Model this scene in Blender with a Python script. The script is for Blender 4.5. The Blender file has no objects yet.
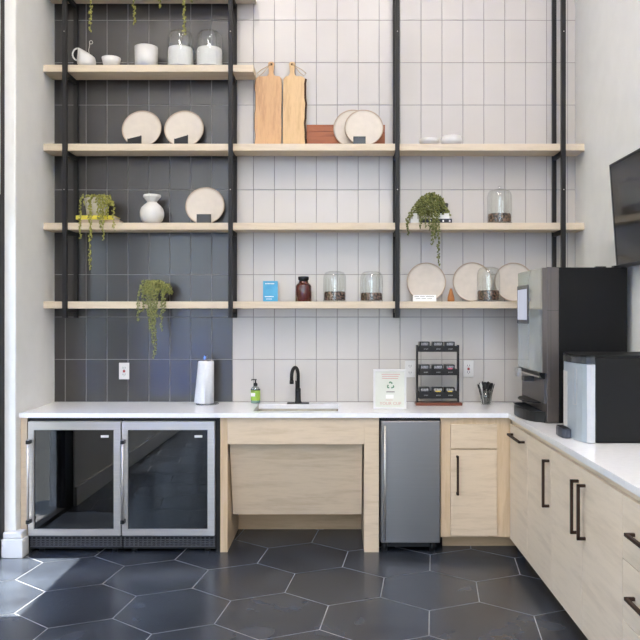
import bpy, bmesh, math, random
from mathutils import Vector, Matrix
random.seed(7)
C = bpy.context.scene.collection
PI = math.pi
F, CX, CY, H = 750.0, 338.0, 315.0, 1.525      # calibrated camera: focal length in px, principal point, eye height
def P(x, y, Y):                                 # a measured direction and a depth -> a point in the room
    return Vector(((x-CX)*Y/F, Y, H-(y-CY)*Y/F))
def PX(x, Y): return (x-CX)*Y/F
def PZ(y, Y): return H-(y-CY)*Y/F

# ------------------------------------------------------------------ materials
def lin(c):
    return tuple(((v/255)/12.92 if v/255 <= .04045 else ((v/255+.055)/1.055)**2.4) for v in c)+(1,)
def mat(name, rgb, rough=.5, metal=0, spec=.5, **kw):
    m = bpy.data.materials.new(name); m.use_nodes = True
    b = m.node_tree.nodes['Principled BSDF']
    b.inputs['Base Color'].default_value = lin(rgb)
    b.inputs['Roughness'].default_value = rough
    b.inputs['Metallic'].default_value = metal
    b.inputs['Specular IOR Level'].default_value = spec
    if kw.get('coat'): b.inputs['Coat Weight'].default_value = kw['coat']; b.inputs['Coat Roughness'].default_value = kw.get('coat_rough', .1)
    if kw.get('coat_ior'): b.inputs['Coat IOR'].default_value = kw['coat_ior']
    if kw.get('sheen'): b.inputs['Sheen Weight'].default_value = kw['sheen']
    nt = m.node_tree; N = nt.nodes; L = nt.links
    var = kw.get('var', .04); sc = kw.get('scale', (8, 8, 8)); det = kw.get('detail', 4)
    tc = N.new('ShaderNodeTexCoord'); mp = N.new('ShaderNodeMapping'); mp.inputs['Scale'].default_value = sc
    nz = N.new('ShaderNodeTexNoise'); nz.inputs['Scale'].default_value = 1; nz.inputs['Detail'].default_value = det
    nz.inputs['Distortion'].default_value = kw.get('dist', 0)
    L.new(tc.outputs['Object'], mp.inputs['Vector']); L.new(mp.outputs['Vector'], nz.inputs['Vector'])
    cr = N.new('ShaderNodeValToRGB')
    c2 = kw.get('rgb2')
    a = lin([max(0, min(255, v*(1-var))) for v in rgb]); d = lin([max(0, min(255, v*(1+var))) for v in rgb])
    if c2: a, d = lin(c2), lin(rgb)
    cr.color_ramp.elements[0].position = kw.get('p0', .3); cr.color_ramp.elements[1].position = kw.get('p1', .7)
    cr.color_ramp.elements[0].color = a; cr.color_ramp.elements[1].color = d
    L.new(nz.outputs['Fac'], cr.inputs['Fac']); L.new(cr.outputs['Color'], b.inputs['Base Color'])
    if kw.get('bump'):
        bp = N.new('ShaderNodeBump'); bp.inputs['Strength'].default_value = kw['bump']; bp.inputs['Distance'].default_value = .002
        L.new(nz.outputs['Fac'], bp.inputs['Height']); L.new(bp.outputs['Normal'], b.inputs['Normal'])
    return m
def wood(name, light, dark, axis='x', rough=.5, k=1, knots=True):
    m = bpy.data.materials.new(name); m.use_nodes = True
    nt = m.node_tree; N = nt.nodes; L = nt.links; b = N['Principled BSDF']
    b.inputs['Roughness'].default_value = rough; b.inputs['Specular IOR Level'].default_value = .35
    tc = N.new('ShaderNodeTexCoord'); mp = N.new('ShaderNodeMapping')
    s = {'x': (1.6, 14, 14), 'y': (14, 1.0, 9), 'z': (14, 14, 1.6)}[axis]
    mp.inputs['Scale'].default_value = [v*k for v in s]
    L.new(tc.outputs['Object'], mp.inputs['Vector'])
    n1 = N.new('ShaderNodeTexNoise'); n1.inputs['Scale'].default_value = 1.1; n1.inputs['Detail'].default_value = 5; n1.inputs['Distortion'].default_value = .35
    n2 = N.new('ShaderNodeTexNoise'); n2.inputs['Scale'].default_value = 6; n2.inputs['Detail'].default_value = 6; n2.inputs['Roughness'].default_value = .7
    L.new(mp.outputs['Vector'], n1.inputs['Vector']); L.new(mp.outputs['Vector'], n2.inputs['Vector'])
    wv = N.new('ShaderNodeMath'); wv.operation = 'MULTIPLY_ADD'; wv.inputs[1].default_value = 16; wv.inputs[2].default_value = 0
    L.new(n1.outputs['Fac'], wv.inputs[0])
    sn = N.new('ShaderNodeMath'); sn.operation = 'SINE'; L.new(wv.outputs[0], sn.inputs[0])
    mr = N.new('ShaderNodeMapRange'); mr.inputs['From Min'].default_value = -1; mr.inputs['From Max'].default_value = 1
    L.new(sn.outputs[0], mr.inputs['Value'])
    mx = N.new('ShaderNodeMath'); mx.operation = 'MULTIPLY_ADD'; mx.inputs[1].default_value = .3
    L.new(mr.outputs['Result'], mx.inputs[0])
    hf = N.new('ShaderNodeMath'); hf.operation = 'MULTIPLY'; hf.inputs[1].default_value = .9; L.new(n2.outputs['Fac'], hf.inputs[0])
    L.new(hf.outputs[0], mx.inputs[2])
    cr = N.new('ShaderNodeValToRGB'); cr.color_ramp.elements[0].color = lin(dark); cr.color_ramp.elements[1].color = lin(light)
    cr.color_ramp.elements[0].position = .15; cr.color_ramp.elements[1].position = .75
    L.new(mx.outputs[0], cr.inputs['Fac']); L.new(cr.outputs['Color'], b.inputs['Base Color'])
    bp = N.new('ShaderNodeBump'); bp.inputs['Strength'].default_value = .12; bp.inputs['Distance'].default_value = .001
    L.new(n2.outputs['Fac'], bp.inputs['Height']); L.new(bp.outputs['Normal'], b.inputs['Normal'])
    return m
def clear(name, tint=(255, 255, 255), refl=.12, rough=0.0, edge=.45):
    m = bpy.data.materials.new(name); m.use_nodes = True
    nt = m.node_tree; N = nt.nodes; L = nt.links; N.remove(N['Principled BSDF'])
    out = N['Material Output']
    t = N.new('ShaderNodeBsdfTransparent'); t.inputs['Color'].default_value = lin(tint)
    g = N.new('ShaderNodeBsdfGlossy'); g.inputs['Roughness'].default_value = rough
    fr = N.new('ShaderNodeLayerWeight'); fr.inputs['Blend'].default_value = .5
    pw = N.new('ShaderNodeMath'); pw.operation = 'POWER'; pw.inputs[1].default_value = 4; L.new(fr.outputs['Facing'], pw.inputs[0])
    ad = N.new('ShaderNodeMath'); ad.operation = 'MULTIPLY_ADD'; ad.inputs[1].default_value = edge; ad.inputs[2].default_value = refl
    ad.use_clamp = True
    mx = N.new('ShaderNodeMixShader')
    L.new(pw.outputs[0], ad.inputs[0]); L.new(ad.outputs[0], mx.inputs[0]); L.new(t.outputs[0], mx.inputs[1]); L.new(g.outputs[0], mx.inputs[2])
    L.new(mx.outputs[0], out.inputs['Surface'])
    return m
def emit(name, rgb, s):
    m = bpy.data.materials.new(name); m.use_nodes = True
    nt = m.node_tree; N = nt.nodes; N.remove(N['Principled BSDF'])
    e = N.new('ShaderNodeEmission'); e.inputs['Color'].default_value = lin(rgb); e.inputs['Strength'].default_value = s
    nt.links.new(e.outputs[0], N['Material Output'].inputs['Surface']); return m

M = {}
M['oak'] = wood('pale_oak', (214, 194, 167), (190, 168, 140), 'x', .5)
M['oak_side'] = wood('pale_oak_side', (238, 220, 196), (218, 199, 174), 'y', .5)
M['oak_shelf'] = wood('shelf_oak', (212, 196, 172), (190, 172, 146), 'x', .5)
M['oak_frame'] = wood('frame_oak', (212, 188, 155), (190, 163, 128), 'z', .5)
M['oak_toe'] = wood('toe_oak', (204, 172, 134), (178, 146, 108), 'x', .5)
M['board'] = wood('maple_board', (204, 162, 118), (158, 112, 74), 'z', .5, .9)
M['board2'] = wood('pale_maple_board', (212, 178, 132), (176, 136, 92), 'z', .5, .9)
M['bark'] = mat('bark', (92, 62, 40), .9, rgb2=(50, 34, 24), scale=(60, 60, 20), bump=.6)
M['redwood'] = wood('red_wood', (158, 90, 52), (104, 54, 30), 'x', .4)
M['walnut'] = wood('rack_wood', (116, 58, 36), (74, 34, 22), 'x', .35)
M['tile_white'] = mat('white_ceramic_tile', (196, 190, 183), .22, var=.012, scale=(3, 3, 3))
M['tile_dark'] = mat('charcoal_ceramic_tile', (38, 33, 31), .34, var=.06, scale=(5, 5, 5), coat=1, coat_rough=.2, coat_ior=1.52)
M['grout_white'] = mat('grey_grout', (132, 128, 124), .9)
M['grout_dark'] = mat('pale_grout', (150, 146, 146), .9)
M['floor_tile'] = mat('slate_hexagon_tile', (66, 71, 79), .27, rgb2=(36, 39, 46), scale=(3.4, 3.4, 3.4), detail=8, dist=.25, p0=.3, p1=.72, bump=.02)
M['floor_grout'] = mat('floor_grout', (165, 163, 162), .9)
M['paint'] = mat('white_wall_paint', (236, 235, 230), .7, var=.01)
M['trim'] = mat('white_trim_paint', (222, 220, 216), .4, var=.01)
M['ceiling'] = mat('ceiling_paint', (232, 231, 228), .8, var=.01)
M['black_metal'] = mat('black_powder_coat', (30, 28, 28), .5, var=.05, spec=.3)
M['black_plastic'] = mat('black_plastic', (22, 22, 23), .38, var=.05, spec=.4)
M['grille'] = mat('grey_black_grille', (78, 78, 82), .4)
M['matte_black'] = mat('matte_black', (22, 22, 23), .6, var=.05)
M['bronze'] = mat('dark_bronze', (58, 40, 29), .55, spec=.3, metal=.1, var=.08)
M['quartz'] = mat('white_quartz', (245, 244, 244), .2, rgb2=(239, 238, 239), scale=(30, 30, 30), detail=8)
M['steel'] = mat('brushed_steel', (198, 193, 188), .34, metal=.75, var=.03, scale=(2, 2, 160))
M['steel_door'] = mat('brushed_steel_door', (142, 137, 134), .3, metal=1, var=.012, scale=(1.5, 1.5, 140))
M['steel_sink'] = mat('sink_steel', (146, 134, 116), .32, metal=1, var=.03, scale=(60, 4, 4))
M['china'] = mat('white_china', (216, 213, 208), .3, var=.01)
M['stoneware'] = mat('cream_stoneware', (206, 196, 182), .5, var=.02, scale=(20, 20, 20))
M['stone_rim'] = mat('tan_rim', (178, 158, 138), .6)
M['powder'] = mat('white_sugar', (220, 217, 213), .8, var=.02, scale=(90, 90, 90), bump=.3)
M['beans'] = mat('coffee_beans', (132, 102, 84), .55, rgb2=(30, 21, 18), scale=(70, 70, 70), detail=1, p0=.44, p1=.58, bump=1)
M['glass'] = clear('clear_glass', (248, 250, 249), .09, edge=.75)
M['pane'] = clear('window_glass', (250, 252, 252), .06)
M['fridge_glass'] = clear('tinted_fridge_glass', (84, 86, 90), .09)
M['amber'] = mat('amber_glass', (78, 30, 24), .08, coat=.6, var=.1)
M['leaf'] = mat('pearl_leaf', (160, 158, 92), .5, rgb2=(104, 112, 60), scale=(70, 70, 70), detail=2)
M['leaf_dark'] = mat('deep_leaf', (134, 134, 70), .5, rgb2=(78, 88, 42), scale=(70, 70, 70), detail=2)
M['leaf_yellow'] = mat('lime_leaf', (176, 172, 88), .5, rgb2=(126, 126, 58), scale=(70, 70, 70), detail=2)
M['pot_cream'] = mat('cream_pot', (206, 198, 180), .6, rgb2=(176, 168, 150), scale=(20, 20, 20))
M['pot_grey'] = mat('grey_pot', (70, 68, 70), .6)
M['yellow'] = mat('yellow_cover', (222, 206, 74), .5)
M['paper'] = mat('white_paper', (238, 237, 233), .7, var=.01)
M['page'] = mat('book_pages', (224, 220, 210), .8, var=.03, scale=(2, 2, 200))
M['navy'] = mat('dark_navy_cover', (42, 44, 54), .5)
M['blue'] = mat('sky_blue_card', (86, 172, 208), .45, rgb2=(60, 148, 192), scale=(14, 14, 14))
M['green_soap'] = mat('lime_soap_label', (168, 198, 84), .35, rgb2=(146, 184, 70), scale=(20, 20, 20))
M['teal'] = mat('teal_soap', (70, 150, 130), .2)
M['clear_plastic'] = clear('clear_plastic', (228, 234, 240), .3)
M['towel'] = mat('paper_towel', (226, 227, 229), .9, var=.01, scale=(90, 90, 90), bump=.3)
M['ink_red'] = mat('faded_red_ink', (204, 158, 148), .7)
M['ink_green'] = mat('green_ink', (70, 120, 84), .7)
M['ink_grey'] = mat('grey_ink', (130, 122, 118), .7)
M['ink_black'] = mat('dark_ink', (60, 58, 60), .7)
M['poster'] = mat('pale_green_print', (216, 215, 205), .5, rgb2=(208, 211, 195), scale=(9, 9, 9))
M['silver_label'] = mat('silver_label', (168, 168, 170), .45, rgb2=(90, 90, 92), scale=(120, 120, 120), detail=1)
M['pink'] = mat('pink_label', (210, 90, 110), .5)
M['yellow_label'] = mat('yellow_label', (214, 186, 60), .5)
M['taupe'] = mat('taupe_metal', (104, 97, 93), .35, metal=.55, var=.02)
M['machine_black'] = mat('machine_black_side', (20, 19, 19), .45, spec=.2, var=.04, scale=(3, 3, 3))
M['mirror_panel'] = mat('silver_green_glass', (176, 184, 180), .14, metal=.45, var=.02, coat=.5, coat_rough=.03)
M['screen_ui'] = emit('lit_touch_screen', (196, 200, 216), .75)
M['bezel'] = mat('dark_bezel', (58, 56, 56), .2)
M['dispenser_face'] = mat('pale_blue_grey_face', (172, 182, 190), .28, metal=.25, var=.02)
M['dispenser_edge'] = mat('white_silver_edge', (190, 191, 192), .3, metal=.1)
M['dispenser_black'] = mat('dispenser_black', (26, 26, 26), .5, spec=.2, rgb2=(22, 22, 22), scale=(3, 3, 3))
M['display_grey'] = mat('grey_control_band', (62, 64, 68), .2)
M['tray_blue'] = mat('dark_blue_grey_tray', (58, 62, 74), .3)
M['tv_screen'] = mat('tv_screen', (26, 26, 29), .09, spec=.6, var=.02)
M['tv_frame'] = mat('tv_frame', (26, 26, 27), .35)
M['white_plastic'] = mat('white_plastic', (216, 214, 210), .35, var=.01)
M['slot'] = mat('dark_slot', (50, 46, 46), .6)
M['red_dot'] = mat('red_button', (150, 50, 44), .5)
M['twine'] = mat('jute_twine', (178, 150, 108), .9)
M['cone_wood'] = wood('cone_wood', (172, 112, 62), (132, 78, 40), 'z', .5, 3)
M['cutlery'] = mat('black_cutlery', (24, 24, 25), .35)
M['light_panel'] = emit('fill_lamp_diffuser', (255, 246, 238), 39)  # glow of the lamps added for even room light
M['paving'] = mat('pale_paving', (84, 84, 82), .9, scale=(2, 2, 2))
M['outside'] = mat('blue_reflector', (58, 120, 250), .9, scale=(2, 2, 2))  # for the added ground that reflects blue into the tile
M['outside_wall'] = mat('outdoor_yellow_render', (150, 146, 104), .9, rgb2=(116, 120, 80), scale=(1, 1, 1))

# ------------------------------------------------------------------ mesh helpers
def BM(): return bmesh.new()
def box(bm, x0, x1, y0, y1, z0, z1, bev=0, mi=0, seg=2):
    x0, x1 = sorted((x0, x1)); y0, y1 = sorted((y0, y1)); z0, z1 = sorted((z0, z1))
    v = [bm.verts.new(p) for p in ((x0,y0,z0),(x1,y0,z0),(x1,y1,z0),(x0,y1,z0),(x0,y0,z1),(x1,y0,z1),(x1,y1,z1),(x0,y1,z1))]
    fs = [bm.faces.new([v[i] for i in q]) for q in ((0,3,2,1),(4,5,6,7),(0,1,5,4),(1,2,6,5),(2,3,7,6),(3,0,4,7))]
    for f in fs: f.material_index = mi
    if bev:
        es = list({e for f in fs for e in f.edges})
        r = bmesh.ops.bevel(bm, geom=es, offset=bev, segments=seg, affect='EDGES', profile=.5)
        for f in r['faces']: f.material_index = mi
    return v
def prism(bm, pts, axis, a, b, bev=0, mi=0):
    """polygon pts (2D) extruded along axis between a and b. axis z: (x,y); y: (x,z); x: (y,z)"""
    def mk(p, t):
        return {'z': (p[0], p[1], t), 'y': (p[0], t, p[1]), 'x': (t, p[0], p[1])}[axis]
    A = [bm.verts.new(mk(p, a)) for p in pts]; B = [bm.verts.new(mk(p, b)) for p in pts]
    n = len(pts); fs = [bm.faces.new(A[::-1]), bm.faces.new(B)]
    for i in range(n): fs.append(bm.faces.new((A[i], A[(i+1) % n], B[(i+1) % n], B[i])))
    for f in fs: f.material_index = mi
    bmesh.ops.recalc_face_normals(bm, faces=fs)
    if bev:
        es = list({e for f in fs for e in f.edges})
        r = bmesh.ops.bevel(bm, geom=es, offset=bev, segments=2, affect='EDGES')
        for f in r['faces']: f.material_index = mi
    return A+B
def lathe(bm, prof, c=(0,0,0), n=32, mi=0, smooth=True, close=False, sx=1, sy=1):
    """profile [(r,z)...] turned about the vertical axis through c; vertices returned"""
    rings = []; out = []
    for r, z in prof:
        if r < 1e-5:
            v = bm.verts.new((c[0], c[1], c[2]+z)); rings.append([v]); out.append(v)
        else:
            ring = [bm.verts.new((c[0]+r*sx*math.cos(2*PI*i/n), c[1]+r*sy*math.sin(2*PI*i/n), c[2]+z)) for i in range(n)]
            rings.append(ring); out += ring
    fs = []
    for a, b in zip(rings, rings[1:]):
        for i in range(n):
            j = (i+1) % n
            if len(a) == 1 and len(b) == 1: continue
            if len(a) == 1: q = (a[0], b[j], b[i])
            elif len(b) == 1: q = (a[i], a[j], b[0])
            else: q = (a[i], a[j], b[j], b[i])
            f = bm.faces.new(q); f.material_index = mi; f.smooth = smooth; fs.append(f)
    bmesh.ops.recalc_face_normals(bm, faces=fs)
    return out
def tube(bm, pts, r, n=10, mi=0, cap=True):
    pts = [Vector(p) for p in pts]; rs = r if isinstance(r, (list, tuple)) else [r]*len(pts)
    rings = []; up = None
    for i, p in enumerate(pts):
        d = (pts[min(i+1, len(pts)-1)]-pts[max(i-1, 0)]).normalized()
        if up is None:
            up = Vector((0,0,1)) if abs(d.z) < .9 else Vector((0,1,0))
        a = d.cross(up).normalized(); b = a.cross(d).normalized(); up = b
        rings.append([bm.verts.new(p+rs[i]*(a*math.cos(2*PI*k/n)+b*math.sin(2*PI*k/n))) for k in range(n)])
    fs = []
    for A, B in zip(rings, rings[1:]):
        for k in range(n):
            f = bm.faces.new((A[k], A[(k+1) % n], B[(k+1) % n], B[k])); f.smooth = True; f.material_index = mi; fs.append(f)
    if cap:
        f1 = bm.faces.new(rings[0][::-1]); f2 = bm.faces.new(rings[-1]); fs += [f1, f2]; f1.material_index = f2.material_index = mi
    bmesh.ops.recalc_face_normals(bm, faces=fs)
    return [v for R in rings for v in R]
def move(vs, M4):
    for v in vs: v.co = M4 @ v.co
def wpos(o):
    p = Vector((0,0,0))
    while o: p += o.location; o = o.parent
    return p
def obj(name, bm, m, parent=None, loc=None, label=None):
    """vertices come in room coordinates; the object's origin goes to its parent's base (or to loc)"""
    base = wpos(parent) if parent else Vector(loc or (0,0,0))
    me = bpy.data.meshes.new(name)
    bmesh.ops.translate(bm, verts=bm.verts, vec=-base)
    bm.to_mesh(me); bm.free()
    for k in (m if isinstance(m, (list, tuple)) else [m]): me.materials.append(M[k])
    o = bpy.data.objects.new(name, me); C.objects.link(o)
    if parent: o.parent = parent
    else: o.location = base
    if label: o['label'] = label
    return o
def thing(name, label, cat, loc, group=None):
    o = bpy.data.objects.new(name, None); C.objects.link(o); o.location = loc; o.empty_display_size = .05
    return tag(o, label, cat, group)
def tag(o, label, cat, group=None):
    o['label'] = label; o['category'] = cat
    if group: o['group'] = group
    return o
def struct(name, bm, m, parent=None):
    o = obj(name, bm, m, parent)
    if not parent: o['kind'] = 'structure'
    return o
def kids(o): return [c for c in bpy.data.objects if c.parent == o]
def dup(root, loc, label, group=None):
    r = root.copy(); C.objects.link(r); r.location = loc; r['label'] = label
    if group: r['group'] = group
    for ch in kids(root):
        c = ch.copy(); C.objects.link(c); c.parent = r
        for g in kids(ch):
            d = g.copy(); C.objects.link(d); d.parent = c
    return r
def lettering(name, s, size, m, parent, pos, rot=(PI/2,0,0), align='CENTER', depth=.0004):
    cu = bpy.data.curves.new('t', 'FONT'); cu.body = s; cu.size = size; cu.align_x = align; cu.align_y = 'CENTER'; cu.extrude = depth; cu.resolution_u = 2
    to = bpy.data.objects.new('t', cu); C.objects.link(to)
    me = bpy.data.meshes.new_from_object(to.evaluated_get(bpy.context.evaluated_depsgraph_get()))
    bpy.data.objects.remove(to); bpy.data.curves.remove(cu)
    me.materials.clear(); me.materials.append(M[m])
    from mathutils import Euler
    me.transform(Euler(rot).to_matrix().to_4x4())
    o = bpy.data.objects.new(name, me); C.objects.link(o); o.parent = parent
    o.location = Vector(pos)-wpos(parent)
    return o

# ------------------------------------------------------------------ the room
YB = 5.42            # tiled back wall
XL, XR = -2.05, 1.716
ZC = 6.4
YR = -4.2            # rear of the room
# floor with hexagon tiles
bm = BM()
v = [bm.verts.new(p) for p in ((-2.4, YR-.2, -.0015), (2.0, YR-.2, -.0015), (2.0, 5.7, -.0015), (-2.4, 5.7, -.0015))]
bm.faces.new(v).material_index = 1
s, th, X0, Y0 = .303687, -.127165, -1.055576, 4.370786
ct, st = math.cos(th), math.sin(th)
for i in range(-10, 14):
    for j in range(-26, 8):
        u, w = 2*i+(j & 1), 3*j             # hexagon centres on the (u,w) lattice; the (0,0) centre is a hexagon
        ux, wy = u*s*3**.5/2, w*s/2
        cx, cy = X0+ct*ux-st*wy, Y0+st*ux+ct*wy
        if not (-2.35 < cx < 1.95 and YR-.1 < cy < 5.65): continue
        q = []
        for k in range(6):
            a = PI/6+k*PI/3+th; R = s-.0031
            q.append(bm.verts.new((cx+R*math.cos(a), cy+R*math.sin(a), 0)))
        bm.faces.new(q).material_index = 0
fl = struct('floor', bm, ['floor_tile', 'floor_grout'])

# back wall: solid wall, grout bed, tiles in raised relief
bm = BM()
box(bm, -2.3, 2.0, YB+.004, YB+.2, -.02, ZC+.1, mi=4)
bm.faces.ensure_lookup_table()
XD = PX(232.6, YB)       # joint between dark and white tiles
PW, PH = .1513, .3064
ZT0 = PZ(317.0, YB)
def quad(bm, x0, x1, z0, z1, y, mi):
    f = bm.faces.new([bm.verts.new(p) for p in ((x0,y,z0),(x1,y,z0),(x1,y,z1),(x0,y,z1))]); f.material_index = mi
quad(bm, XL, XD, .89, ZC, YB+.0015, 2)
quad(bm, XD, XR, .89, ZC, YB+.0015, 3)
g = .0014
for i in range(-9, 17):
    xa, xb = XD+i*PW, XD+(i+1)*PW
    xa, xb = max(xa, XL), min(xb, XR)
    if xb-xa < .01: continue
    mi = 0 if i < 0 else 1
    for j in range(-2, 18):
        za, zb = max(ZT0+j*PH, .897), min(ZT0+(j+1)*PH, ZC)
        if zb-za < .02: continue
        a0, a1, b0, b1 = xa+g, xb-g, za+g, zb-g
        e = .0016
        o4 = [bm.verts.new(p) for p in ((a0,YB+.002,b0),(a1,YB+.002,b0),(a1,YB+.002,b1),(a0,YB+.002,b1))]
        i4 = [bm.verts.new(p) for p in ((a0+e,YB,b0+e),(a1-e,YB,b0+e),(a1-e,YB,b1-e),(a0+e,YB,b1-e))]
        bm.faces.new(i4).material_index = mi
        for k in range(4):
            f = bm.faces.new((o4[k], o4[(k+1) % 4], i4[(k+1) % 4], i4[k])); f.material_index = mi
struct('wall_back', bm, ['tile_dark', 'tile_white', 'grout_dark', 'grout_white', 'paint'])

# left wall: pier beside the niche, glazed opening, pier, long window
bm = BM()
box(bm, -2.3, XL, 5.2, YB+.004, 0, ZC)
pts = [(-2.3, 5.2), (-2.3, 4.752), (-2.115, 4.752)]
for k in range(7):
    a = -PI/2+k*PI/12
    pts.append((-2.042-.010+.010*math.cos(a), 4.752+.010+.010*math.sin(a)))
pts.append((-2.042, 5.2))
prism(bm, pts, 'z', 0, ZC)
GZ = 2.28                                            # head of the glazed opening
box(bm, -2.175, -2.115, 3.6, 4.752, GZ, ZC)            # above the glazed opening
box(bm, -2.3, -2.10, 2.3, 3.6, 0, ZC)                # pier
box(bm, -2.3, -2.10, -3.4, 2.3, 0, .35)
box(bm, -2.3, -2.10, -3.4, 2.3, 2.95, ZC)
box(bm, -2.3, -2.10, YR, -3.4, 0, ZC)
struct('wall_left', bm, 'paint')
# plinth block at the foot of the pier
bm = BM()
box(bm, -2.112, -1.978, 4.700, 4.80, 0, .118, .004)
box(bm, -2.108, -1.990, 4.712, 4.80, .118, .158, .008)
struct('baseboard_left', bm, 'trim')
bm = BM()
box(bm, -2.10, -2.082, 2.3, 3.6, 0, .15, .004); box(bm, -2.10, -2.082, -3.4, 2.3, 0, .15, .004)
struct('baseboard_left_pier', bm, 'trim')['kind'] = 'structure'
# window 1: black framed glazed opening where the sun comes in
bm = BM()
box(bm, -2.18, -2.112, 4.69, 4.751, 0, GZ); box(bm, -2.18, -2.112, 3.6, 3.78, 0, GZ)
box(bm, -2.18, -2.112, 3.78, 4.69, GZ-.06, GZ); box(bm, -2.18, -2.112, 3.78, 4.69, 0, .03)
w1 = struct('window_1', bm, 'black_metal')
bm = BM(); box(bm, -2.152, -2.146, 3.78, 4.69, .03, GZ-.06); struct('window_pane', bm, 'pane', w1)
# thin black metal corner angle running up the outer edge of the pier
bm = BM(); box(bm, -2.16, -2.112, 4.70, 4.751, GZ, ZC); struct('trim_1', bm, 'black_metal')
# window 2: long window further down the left wall
bm = BM()
for y in (-3.4, -1.97, -.55, .87, 2.24): box(bm, -2.20, -2.12, y, y+.06, .35, 2.95)
box(bm, -2.20, -2.12, -3.4, 2.3, .35, .41); box(bm, -2.20, -2.12, -3.4, 2.3, 2.89, 2.95)
w2 = struct('window_2', bm, 'black_metal')
bm = BM(); box(bm, -2.165, -2.159, -3.4, 2.3, .41, 2.89); struct('window_pane', bm, 'pane', w2)
# right wall
bm = BM()
box(bm, XR, 1.95, 5.2, YB+.004, 0, ZC); box(bm, 1.708, 1.95, YR, 5.2, 0, ZC)
struct('wall_right', bm, 'paint')
# rear wall with broad glazing
bm = BM()
box(bm, -2.3, 1.95, YR-.2, YR, 0, .3); box(bm, -2.3, 1.95, YR-.2, YR, 5.6, ZC)
box(bm, -2.3, -1.7, YR-.2, YR, .3, 5.6); box(bm, 1.4, 1.95, YR-.2, YR, .3, 5.6)
struct('wall_rear', bm, 'paint')
bm = BM()
for x in (-1.7, -.68, .34, 1.34): box(bm, x, x+.06, YR-.12, YR-.04, .3, 5.6)
for z in (.3, 2.4, 4.0, 5.54): box(bm, -1.7, 1.4, YR-.12, YR-.04, z, z+.06)
w3 = struct('window_3', bm, 'black_metal')
bm = BM(); box(bm, -1.7, 1.4, YR-.083, YR-.077, .3, 5.6); struct('window_pane', bm, 'pane', w3)
bm = BM(); box(bm, -2.3, 1.95, YR-.2, YB+.2, ZC, ZC+.1); struct('ceiling', bm, 'ceiling')
# outdoors
bm = BM(); box(bm, -14, -2.3, -4, 9, -.1, -.02)
o = obj('floor_outdoor', bm, 'paving'); o['kind'] = 'structure'
bm = BM(); box(bm, -14, -2.3, -22, -4, -.1, -.02)          # unseen blue ground, added to give the dark tile its blue reflection
o = obj('floor_blue_reflector', bm, 'outside'); o['kind'] = 'structure'
bm = BM(); box(bm, -2.3, 14, -22, YR-.2, -.1, -.02)
o = obj('floor_terrace', bm, 'paving'); o['kind'] = 'structure'
bm = BM(); box(bm, -6.2, -6.0, -12.5, 9, -.02, 3.0)  # unseen wall, drawn out long to block the blue ground from reflections
o = obj('wall_outdoor', bm, 'outside_wall'); o['kind'] = 'structure'

# ------------------------------------------------------------------ open shelving
YS0, YS1 = 5.20, 5.385
ZS = [3.807, 3.260, 2.713, 2.165, 1.619]; TH = .048
UX = [-1.887, -.742, .410, 1.556]
def board(x0, x1, z, label, group):
    bm = BM(); box(bm, x0, x1, YS0, YS1, z-TH, z, .002)
    return tag(obj('shelf_board', bm, 'oak_shelf', loc=((x0+x1)/2, YS0, z-TH)), label, 'shelf', group)
XE = PX(253.5, 5.2)
board(XL+.001, XE, ZS[0], 'topmost pale oak shelf board with pearl plants trailing over it', 'oak shelf boards')
board(XL+.001, XE, ZS[1], 'pale oak shelf board carrying white cups and two domed sugar jars', 'oak shelf boards')
board(XL+.001, UX[1]-.001, ZS[2], 'pale oak shelf board carrying two round cream plates on dark tile', 'oak shelf boards')
board(XL+.001, UX[1]-.001, ZS[3], 'pale oak shelf board carrying the white vase and yellow book', 'oak shelf boards')
board(XL+.001, UX[1]-.001, ZS[4], 'lowest oak shelf board on the dark tile, holding one trailing plant', 'oak shelf boards')
board(UX[1]+.001, UX[2]-.001, ZS[2], 'pale oak shelf board carrying the two tall cutting boards', 'oak shelf boards')
board(UX[1]+.001, UX[2]-.001, ZS[3], 'empty pale oak shelf board below the cutting boards', 'oak shelf boards')
board(UX[1]+.001, UX[2]-.001, ZS[4], 'pale oak shelf board with blue card and brown bottle, above the sink', 'oak shelf boards')
board(UX[2]+.001, XR-.001, ZS[2], 'pale oak shelf board at upper right with only two small white dishes', 'oak shelf boards')
board(UX[2]+.001, XR-.001, ZS[3], 'pale oak shelf board at right with bushy trailing plant and one glass jar', 'oak shelf boards')
board(UX[2]+.001, XR-.001, ZS[4], 'pale oak shelf board with three round plates, ending behind the coffee machine', 'oak shelf boards')
ulab = ['black metal shelf upright beside the left wall, in front of dark tile',
        'black metal shelf upright where dark tile meets white tile',
        'black metal shelf upright right of the brown tray and plates, amid white tile',
        'black metal shelf upright at far right, rising behind the coffee machine']
for x, lb in zip(UX, ulab):
    t = thing('shelf_upright', lb, 'shelf upright', (x, 5.18, 1.505), 'black shelf uprights')
    bm = BM(); box(bm, x-.015, x+.015, 5.168, 5.198, 1.505, 5.6, .002); obj('front_post', bm, 'black_metal', t)
    bm = BM(); box(bm, x-.014, x+.014, 5.387, 5.416, 1.505, 5.6, .002); obj('rear_post', bm, 'black_metal', t)
    for z in (ZS if x < 0 else ZS[2:]):
        bm = BM(); box(bm, x-.012, x+.012, 5.199, 5.386, z-TH-.030, z-TH-.001, .002); obj('crossbar', bm, 'black_metal', t)
    for z in (2.39, 3.48):                       # small bolt heads on the post
        bm = BM(); vs = lathe(bm, [(0,0),(.004,0),(.004,.002),(0,.002)], n=10)
        move(vs, Matrix.Translation((x, 5.168, z)) @ Matrix.Rotation(PI/2, 4, 'X')); obj('bolt', bm, 'steel', t)

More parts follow.
